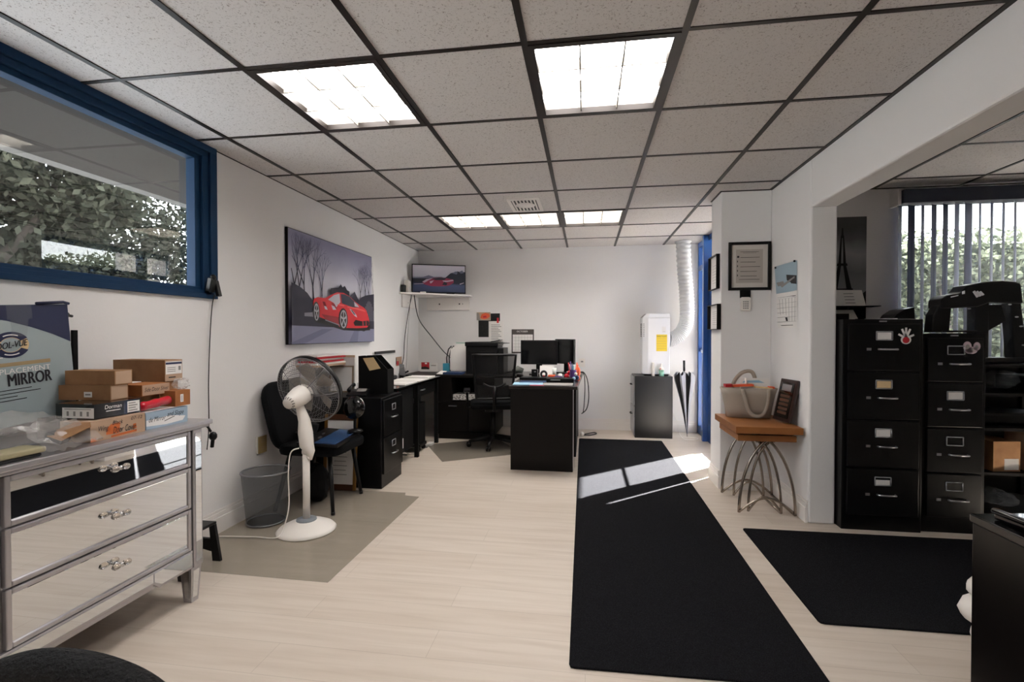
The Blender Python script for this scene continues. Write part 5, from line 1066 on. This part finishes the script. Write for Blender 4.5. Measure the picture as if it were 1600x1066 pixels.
b=B('white'); b.T=Matrix(((1,0,0,1.257),(0,0,-1,4.15),(0,1,0,1.49),(0,0,0,1))); b.prism(rounded(.038,.055,.015),0,.022); b.build('body',x,bevel=.004)
b=B('greyp'); 
for i in range(3):
    for j in range(4): b.bx(1.237+.015*i,1.247+.015*i,4.1255,4.127,1.452+.017*j,1.462+.017*j)
b.build('buttons',x)
x=thing('wall_calendar','paper wall calendar with a hillside photo pinned on the right wall','calendar',(XR,3.83,1.29))
cpic=gradient_print('calendar_photo',[(0,'6b3c25'),(.3,'7b4a2c'),(.38,'403a30'),(.55,'5a4c36'),(.66,'7d7a66'),(.7,'93a6ae'),(1,'9db3c0')],2,0,.24,12,.06)
def cw(y,v): # slightly curled sheet: returns distance from wall
    return XR-.004-.012*(1-math.cos((y-3.66)*9))*(.4+.6*v)
b=B('paper')
def sheetc(y0,y1,z0,z1,m,off,sl=0):
    b.use(m); n=8
    for i in range(n):
        ya=y0+(y1-y0)*i/n; yb=y0+(y1-y0)*(i+1)/n
        b.add([(cw(ya,0)-off,ya,z0-sl*(ya-y0)),(cw(yb,0)-off,yb,z0-sl*(yb-y0)),(cw(yb,1)-off,yb,z1-sl*(yb-y0)),(cw(ya,1)-off,ya,z1-sl*(ya-y0))],[(0,3,2,1)],True)
sheetc(3.655,3.975,1.295,1.555,'paper',0); b.build('month_page',x)
b=B('dkprint')
for k in range(6): sheetc(3.67,3.96,1.34+.034*k,1.3415+.034*k,'greyp',.001)
sheetc(3.68,3.95,1.518,1.523,'dkprint',.001); sheetc(3.72,3.90,1.312,1.317,'greyp',.001); sheetc(3.80,3.83,1.345,1.372,'dkprint',.0015)
for k in range(6): sheetc(3.69+.045*k,3.695+.045*k,1.34,1.51,'greyp',.001)
b.build('date_grid',x)
b=B(cpic); sheetc(3.665,4.01,1.556,1.765,cpic,0); sheetc(3.67,3.82,1.60,1.66,'dkprint',.001,-.15); sheetc(3.86,3.97,1.605,1.64,'greyp',.001); sheetc(3.70,3.90,1.645,1.66,'greyp',.0015,.25); b.build('photo_page',x)
b=B('black'); b.ball((XR-.012,3.69,1.762),.008,8); b.build('pin',x); b=B('black'); b.ball((XR-.03,3.985,1.755),.008,8); b.build('pin',x)
# ================================================================ NESTING TABLES, TOTE, PLAQUE
def nest(label,x0,x1,y0,y1,z,th,r,inset):
    x=thing('nesting_table',label,'side table',((x0+x1)/2,(y0+y1)/2,0))
    b=B('woodm'); b.bx(x0,x1,y0,y1,z-th,z); b.build('tabletop',x,bevel=.003)
    for yy in (y0+.075,y1-.055):
        a0,a1=x0+.045+inset,x1-.02-inset; m=(a0+a1)/2; h=z-th-.012
        for (s,e) in ((a0,a1),(a1,a0)):
            b=B('nickel'); P=[]
            for k in range(17):
                q=k/16*PI/2; P.append((s+(e-s)*.80*(1-math.cos(q)),yy+(.007 if s==a0 else -.007),.012+(h-.012)*math.sin(q)))
            b.tube(P,r,10); b.build('curved_leg',x)
        b=B('nickel'); b.tube(arc((a0,yy,.02),(a1,yy,.02),(0,0,.10),14),r*.85,10); b.build('low_arch',x)
    b=B('nickel'); b.tube([(x1-.02-inset,y0+.075,.014),(x1-.02-inset,y1-.055,.014)],r,8); b.build('floor_rail',x)
    b=B('nickel'); b.tube([((x0+x1)/2,y0+.075,z-th-.012),((x0+x1)/2,y1-.055,z-th-.012)],r*.8,8); b.build('top_rail',x)
    return x
nest('upper wood-topped side table with curved metal legs by the right wall',1.01,1.435,3.50,4.06,.622,.046,.010,0)
nest('lower nested side table just beneath the upper wood top',1.03,1.405,3.53,4.00,.562,.042,.009,.05)
x=thing('canvas_tote','beige canvas tote bag full of papers on the side table','tote bag',(1.21,3.93,.623))
b=B('canvas')
def ringt(w,d,z,n=28): return [(1.215+w*math.copysign(abs(math.cos(2*PI*k/n))**.6,math.cos(2*PI*k/n)),3.92+d*math.copysign(abs(math.sin(2*PI*k/n))**.6,math.sin(2*PI*k/n)),z) for k in range(n)]
rs=[ringt(.155,.06,.625),ringt(.165,.07,.70),ringt(.185,.08,.80),ringt(.20,.085,.845),ringt(.19,.077,.845),ringt(.165,.07,.76)]
b.add([p for r in rs for p in r],[(i*28+k,i*28+(k+1)%28,(i+1)*28+(k+1)%28,(i+1)*28+k) for i in range(5) for k in range(28)]+[tuple(range(27,-1,-1)),tuple(5*28+k for k in range(28))],True); b.build('bag_body',x)
def strap(P,w=.014):
    b=B('canvas'); P=smooth_path(P,6); vs=[];fs=[]
    for i,p in enumerate(P):
        t=(P[min(i+1,len(P)-1)]-P[max(i-1,0)]).normalized(); s=t.cross(Vector((0,1,0))).normalized()*w; vs+=[p-s,p+s]
    b.add(vs,[(2*i,2*i+1,2*i+3,2*i+2) for i in range(len(P)-1)],True); return b.build('handle',x,solid=.004)
strap([(1.15,3.832,.84),(1.165,3.815,.76),(1.19,3.82,.68),(1.235,3.82,.645),(1.29,3.82,.66),(1.32,3.815,.74),(1.33,3.832,.84)])
strap([(1.12,3.99,.84),(1.14,3.985,.90),(1.19,3.98,.955),(1.25,3.98,.965),(1.28,3.985,.92),(1.285,3.99,.84)])
b=B('paper').at((1.27,3.955,.80),rz=R(-3)); b.bx(-.10,.10,-.004,.004,-.02,.115); b.use('skybl').flat((-.09,-.004,.08),UX,Zv,[(0,0),(.16,0),(.12,.02),(.02,.015)],.001); b.thing('papers','sheets of white printed paper standing in the tote bag','papers')
b=B('orange').at((1.18,3.90,.858),ry=R(-3)); b.bx(-.10,.06,-.03,.03,0,.014); b.use('red').bx(-.14,-.09,-.03,.03,0,.022); b.thing('orange_folder','orange and red folder edge on top of the tote','folder')
b=B('cream').at((1.30,3.895,.846),ry=R(4)); b.bx(-.055,.07,-.03,.03,0,.01); b.use('orange').bx(.05,.085,-.02,.02,.002,.018); b.thing('cream_envelope','cream envelope with orange end on top of the tote','envelope')
b=B('white'); b.lathe([(.008,0),(.008,.055)],10,(1.20,3.925,.862)); b.thing('white_tube','short white tube standing in the tote','tube')
x=thing('award_plaque','dark wooden plaque with metal plates leaning on the wall beside the tote','plaque',(1.395,3.70,.623))
# plaque local: u towards camera-right, leaning against the right wall
pU=Vector((.16,-.99,0)).normalized(); pN=Vector((-.99,-.16,.0)).normalized(); aL=R(12); V=(Vector((0,0,1))*math.cos(aL)-pN*math.sin(aL)); N2=pU.cross(V)
O=Vector((1.345,3.80,.637)); T=Matrix(((pU.x,V.x,N2.x,O.x),(pU.y,V.y,N2.y,O.y),(pU.z,V.z,N2.z,O.z),(0,0,0,1)))
b=B('woodd'); b.T=T; b.bx(0,.205,0,.30,-.022,0); b.build('board',x,bevel=.005)
b=B('gloss'); b.T=T; b.bx(.022,.183,.025,.275,0,.003); b.build('black_plate',x)
b=B('satin'); b.T=T; b.bx(.045,.16,.215,.262,.003,.005); o=b.build('name_plate',x)
for k in range(5): b=B('brownf'); b.T=T; b.bx(.045,.16,.05+.03*k,.068+.03*k,.003,.005); b.build('award_plate',x)
b=B('black'); b.T=T; b.poly([(.06,.02,-.022),(.14,.02,-.022),(.12,.0,-.07),(.08,0,-.07)]); b.build('easel_back',x,solid=.004)
# ================================================================ SIDE ROOM
def cabinet4(label,x0,x1,yf,h,cards,sticker=None):
    x=thing('tall_filing_cabinet',label,'filing cabinet',((x0+x1)/2,yf+.35,0))
    b=B('steel'); b.bx(x0,x1,yf+.018,yf+.68,0,h); b.build('case',x,bevel=.004)
    n=4; b0=.09; dh=(h-b0-.03)/n; dw=x1-x0-.05
    for k in range(n):
        z1=h-.03-dh*k; z0=z1-dh+.012
        b=B('steel'); b.bx(x0+.025,x1-.025,yf,yf+.018,z0,z1); d=b.build('drawer',x,bevel=.004)
        xc=(x0+x1)/2+.02
        b=B('satin'); holder(b,(xc-.02,yf,z1-.075),(0,-1,0),None,.046,.026)
        b.build('label_holder',d)
        if cards[k]: b=B(cards[k]); b.bx(xc-.02-.04,xc-.02+.04,yf-.0015,yf-.0005,z1-.097,z1-.054 - (.012 if k==3 else 0)); b.build('index_card',d)
        b=B('satin'); pull(b,(xc+.0,yf,z1-.16),(0,-1,0),.052); b.build('handle',d)
        b=B('satin'); b.bx(xc-.12,xc-.095,yf-.004,yf,z1-.168,z1-.152); b.build('thumb_latch',d)
    b=B('satin'); b.bx((x0+x1)/2-.02,(x0+x1)/2+.02,yf+.010,yf+.018,h-.018,h-.010); b.build('lock_plate',x)
    return x
c1=cabinet4('taller black four-drawer filing cabinet, all card slots filled, beside the doorway edge',1.622,2.083,3.385,1.345,('paper','cream','paper','paper'))
c2=cabinet4('shorter black four-drawer filing cabinet to the right of the taller one',2.095,2.452,3.415,1.255,(None,'paper',None,None))
st=mat('sticker_pink','c3b0b8',.6)
b=B('paper'); fy=3.3845
def fl(b,pts,l=0,yy=fy): b.poly([(u,yy-l,v) for u,v in pts])
hx,hz=1.975,1.225
fl(b,[(hx-.03+.06*(.5+.5*math.cos(2*PI*k/14)),hz-.01+.028*math.sin(2*PI*k/14)) for k in range(14)],.0005)
for a,l in ((150,.05),(112,.062),(90,.066),(68,.062),(25,.05)):
    q=R(a); c,s_=math.cos(q),math.sin(q); fl(b,[(hx-s_*.007,hz+c*.007),(hx+s_*.007,hz-c*.007),(hx+s_*.006+c*l,hz-c*.006+s_*l),(hx-s_*.006+c*l,hz+c*.006+s_*l)],.0008)
b.use('red'); fl(b,[(hx+.020*math.cos(2*PI*k/12),hz-.012+.020*math.sin(2*PI*k/12)) for k in range(12)],.0012)
o=b.thing('hand_sticker','white hand-shaped sticker with a red palm on the taller cabinet','sticker')
b=B(st); 
def blob(cx,cz,rx,rz,m,l,n=14): b.use(m); fl(b,[(cx+rx*math.cos(2*PI*k/n),cz+rz*math.sin(2*PI*k/n)) for k in range(n)],l,3.4145)
for cx,cz,rx,rz in ((2.335,1.175,.024,.030),(2.362,1.15,.030,.022),(2.388,1.175,.020,.026),(2.345,1.145,.022,.015)): blob(cx,cz,rx,rz,st,.0005)
for cx,cz,rx,rz in ((2.337,1.172,.012,.015),(2.365,1.155,.010,.008),(2.387,1.172,.008,.012)): blob(cx,cz,rx,rz,'greyp',.001)
b.thing('flower_sticker','pale pink decorative sticker on the shorter cabinet','sticker')
b=B('paper'); b.bx(1.98,2.06,3.62,3.80,1.346,1.356); b.thing('paper_edge','white paper lying on top of the taller cabinet','paper')
# tower poster on the side room wall
x=thing('tower_poster','dark monochrome poster of an iron tower under clouds','poster',(2.0,Y2,1.37))
pst=gradient_print('poster_clouds',[(0,'242526'),(.22,'525456'),(.30,'a3a6a8'),(.36,'7c7e80'),(.55,'626467'),(.75,'87898c'),(.88,'505254'),(1,'323335')],2,0,.8,5,.18)
b=B(pst); b.bx(1.70,2.185,Y2-.012,Y2,1.372,2.178); b.use('black')
o=(1.70,Y2-.012,1.372)
for s in (-1,1): b.flat(o,UX,Zv,[(.31+s*.004,.66),(.31+s*.012,.66),(.31+s*.03,.42),(.31+s*.075,.22),(.31+s*.13,.10),(.31+s*.085,.10),(.31+s*.035,.22),(.31+s*.008,.42)][::s],.0008)
b.flat(o,UX,Zv,[(.23,.215),(.39,.215),(.39,.24),(.23,.24)],.0009); b.flat(o,UX,Zv,[(.30,.64),(.32,.64),(.315,.72),(.305,.72)],.0009); b.flat(o,UX,Zv,[(.27,.42),(.35,.42),(.345,.44),(.275,.44)],.0009)
b.flat(o,UX,Zv,[(.38,.10),(.42,.17),(.485,.22),(.485,.0),(.30,.0)],.0008); b.flat(o,UX,Zv,[(.0,.0),(.35,0),(.35,.10),(0,.10)],.0008)
b.build('printed_sheet',x)
x=thing('letter_tray','black wire tray holding white papers on the taller cabinet','letter tray',(1.98,4.15,1.346))
b=B('blackm'); b.bx(1.80,2.22,4.10,4.225,1.462,1.468); b.bx(1.82,1.83,4.11,4.22,1.346,1.462); b.bx(2.10,2.11,4.11,4.22,1.346,1.462); b.build('shelf',x)
b=B('paper'); b.add([(1.86,4.14,1.47),(2.135,4.14,1.47),(2.135,4.20,1.595),(1.86,4.20,1.60)],[(0,1,2,3)]); b.build('upper_sheet',x,solid=.003)
b=B('dkprint'); [b.add([(1.99,4.139+.012*k-.002,1.49+.025*k),(2.06,4.139+.012*k-.002,1.49+.025*k),(2.06,4.1405+.012*k-.002,1.4935+.025*k),(1.99,4.1405+.012*k-.002,1.4935+.025*k)],[(0,1,2,3)]) for k in range(4)]; b.build('print_lines',x)
b=B('paper'); b.add([(1.86,4.12,1.37),(2.07,4.12,1.37),(2.06,4.17,1.44),(1.86,4.17,1.44)],[(0,1,2,3)]); b.build('lower_sheet',x,solid=.003)
b=B('blackm'); b.bx(1.64,1.90,3.9,4.04,1.346,1.40); b.thing('black_box','low black box at the back of the taller cabinet top','box')
# vertical blinds
x=thing('vertical_blinds','vertical blinds with navy valance over the side-room window','blinds',(3.4,Y2-.06,1.0))
b=B(mat('navy_valance','111a30',.6)); b.bx(2.375,4.7,Y2-.14,Y2-.012,2.243,2.345); b.build('valance',x,bevel=.003)
b=B('trimw'); b.bx(2.352,2.374,Y2-.11,Y2-.001,2.235,2.36); b.build('bracket',x)
nav=mat('vane_navy','1d2b4a',.7); wv=D.materials.new('vane_translucent'); wv.use_nodes=True; nt=wv.node_tree; pb=nt.nodes['Principled BSDF']; pb.inputs['Base Color'].default_value=lin('b6bac4'); pb.inputs['Roughness'].default_value=.8
tl=nt.nodes.new('ShaderNodeBsdfTranslucent'); tl.inputs[0].default_value=lin('9aa2b4'); mx=nt.nodes.new('ShaderNodeMixShader'); mx.inputs[0].default_value=.25; nt.links.new(pb.outputs[0],mx.inputs[1]); nt.links.new(tl.outputs[0],mx.inputs[2]); nt.links.new(mx.outputs[0],nt.nodes['Material Output'].inputs['Surface'])
def vane(xc,ang,m,w=.089):
    b=B(m).at((xc,Y2-.075,1.02),rz=R(ang)); vs=[];n=5
    for z in (0,1.22):
        for k in range(n): u=-w/2+w*k/(n-1); vs.append((u,.006*math.cos(u/w*PI),z))
    b.add(vs,[(k,k+1,n+k+1,n+k) for k in range(n-1)],True); b.build('vane',x,solid=.0008)
# visible width grows with angle away from edge-on
for k,(ang,m) in enumerate(((47,nav),(31,nav),(46,nav),(38,nav),(37,nav),(38,wv),(27,wv),(46,wv),(44,wv),(44,wv),(44,wv),(43,wv),(42,wv),(42,wv),(41,wv),(41,wv))): vane(2.388+.0775*k,ang,m)
# rack of parts beside the cabinets
x=thing('storage_rack','black metal rack of shelves right of the filing cabinets','storage rack',(2.75,3.72,0))
for px in (2.475,3.05):
    for py in (3.50,3.95): b=B('blackm'); b.bx(px-.012,px+.012,py-.012,py+.012,0,1.06); b.build('post',x)
b=B('blackm'); b.bx(2.475,3.06,3.964,3.97,0,1.06); b.build('back_panel',x)  # black sheet added so the gaps between shelves look dark
for z in (.10,.36,.64,.86,1.04): b=B('blackm'); b.bx(2.487,3.038,3.488,3.962,z,z+.018); b.build('shelf',x)
b=B('cardb').at((2.62,3.62,.379),rz=R(8)); b.bx(-.08,.09,-.1,.1,0,.19); b.use('paper').bx(-.01,.08,-.101,-.1,.01,.08); b.thing('cardboard_box','cardboard box in plastic on the lower shelf of the rack','box')
b=B('cardl').at((2.84,3.62,.379)); b.bx(-.07,.07,-.1,.1,0,.24); b.thing('cardboard_box','pale torn cardboard piece beside the box on the lower rack shelf','box')
crumple('plastic_bag','clear plastic bag with dark parts on the upper rack shelf',(2.65,3.62,.955),(.10,.10,.055),'wrap','plastic bag',31,18,.25)
crumple('plastic_bag','clear plastic bag on the bottom rack shelf',(2.65,3.62,.190),(.10,.10,.05),'wrap','plastic bag',33,18,.25)
b=B('blackp'); b.bx(2.55,2.95,3.60,3.85,.659,.74); b.thing('black_part','long black part lying on the middle rack shelf','part',bevel=.02)
b=B('blackp'); b.bx(2.80,3.0,3.52,3.85,.879,.98); b.thing('black_part','black block on the upper rack shelf at right','part',bevel=.01)
# black car parts wrapped in plastic
x=thing('car_grille','big black car body part with slotted curved top, standing on the rack','car part',(2.62,3.7,1.06))
T=Matrix(((1,0,0,0),(0,0,1,0),(0,1,0,0),(0,0,0,1)))
b=B('blackp'); b.T=T
b.prism([(2.285,1.418),(2.287,1.478),(2.32,1.504),(2.397,1.516),(2.436,1.566),(2.524,1.586),(2.634,1.594),(2.708,1.586),(2.738,1.574),(2.752,1.443),(2.69,1.447),(2.568,1.455),(2.495,1.426),(2.351,1.418)],3.56,3.70); b.build('top_shell',x,bevel=.012)
b=B(mat('slot_daylight','e4e6ea',.5)); b.T=T  # pale pieces paint the window light seen through the slots
for k in range(3): b.prism([(2.460+.017*k,1.522-.002*k),(2.470+.017*k,1.530-.002*k),(2.492+.016*k,1.492+.006*k),(2.482+.016*k,1.485+.006*k)],3.552,3.559)
b.prism([(2.335,1.487),(2.375,1.497),(2.375,1.503),(2.335,1.493)],3.552,3.559); b.prism([(2.40,1.508),(2.412,1.51),(2.412,1.53),(2.40,1.525)],3.552,3.559); b.build('slots',x)
for pl in ([(2.285,1.44),(2.355,1.42),(2.345,1.262),(2.24,1.262),(2.25,1.38)],[(2.495,1.44),(2.572,1.46),(2.572,1.062),(2.495,1.062)],[(2.693,1.45),(2.752,1.45),(2.80,1.062),(2.72,1.062)],[(2.56,1.44),(2.645,1.44),(2.671,1.336),(2.57,1.27)]):
    b=B('blackp'); b.T=T; b.prism(pl,3.58,3.66); b.build('strut',x,bevel=.006)
b=B('blackp'); b.T=T; b.prism([(2.49,1.062),(2.80,1.062),(2.80,1.10),(2.49,1.10)],3.57,3.68); b.build('bottom_bar',x,bevel=.006)
b=B('blackp'); b.T=T; b.prism([(2.30,1.262),(2.50,1.262),(2.50,1.275),(2.30,1.275)],3.57,3.68); b.build('lower_rail',x,bevel=.003)
b=B('satin')
for px,pz in ((2.45,1.415),(2.60,1.445),(2.68,1.44),(2.72,1.36),(2.745,1.30),(2.76,1.18),(2.775,1.12),(2.79,1.10)): b.ball((px,3.57,pz),.009,8,(1.3,.5,.6))
b.build('clips',x)
b=B('wrap'); rnd=random.Random(9)
for (xa,xb,za,zb) in ((2.35,2.50,1.275,1.42),(2.57,2.71,1.09,1.44)):
    n=7; vs=[(xa+(xb-xa)*i/n,3.60+rnd.uniform(-.02,.02),za+(zb-za)*j/n) for j in range(n+1) for i in range(n+1)]
    b.add(vs,[(j*(n+1)+i,j*(n+1)+i+1,(j+1)*(n+1)+i+1,(j+1)*(n+1)+i) for j in range(n) for i in range(n)],False)
b.build('plastic_wrap',x)
b=B('blackp'); b.T=T; b.prism([(2.10,1.257),(2.12,1.33),(2.16,1.39),(2.21,1.425),(2.27,1.44),(2.28,1.257)],3.80,3.98); b.T=Matrix(); b.use('satin').ball((2.16,3.80,1.32),.012,8); b.thing('black_part','rounded black part standing on the shorter cabinet by the window','part',bevel=.012)
# glossy low cabinet at the right edge
x=thing('gloss_cabinet','glossy black cabinet at the lower right edge of the view','cabinet',(1.40,1.22,0))
b=B(mat('brown_black_panel','0b0807',.22)); b.bx(1.113,1.60,.85,1.60,0.0,.703); b.build('case',x,bevel=.003)
b=B('gloss'); b.bx(1.108,1.61,.84,1.605,.704,.728); b.build('top',x,bevel=.004)
b=B('gloss'); b.at((1.28,1.42,.730),rz=R(6)); b.bx(-.13,.20,-.28,.15,0,.018); b.tube([(-.13,-.28,.024),(-.14,0,.028),(-.13,.15,.024)],.010,8); b.use('screenb').poly([(.04,.02,.0185),(.10,.04,.0185),(.08,.08,.0185),(.03,.06,.0185)]); b.thing('glossy_tray','glossy black curved car part lying on the cabinet top','part',bevel=.006)
def puff(c,r,seed):
    rnd=random.Random(seed); b.ball(c,1,16,r)
b=B('white').at((-.045,0,.012)); b.ball((1.62,2.07,.27),1,18,(.14,.10,.065)); b.ball((1.61,2.08,.185),1,16,(.15,.11,.07)); b.ball((1.63,2.07,.09),1,16,(.13,.11,.085)); b.thing('white_bags','white folded plastic bundle stacked on the floor behind the glossy cabinet','bundle')
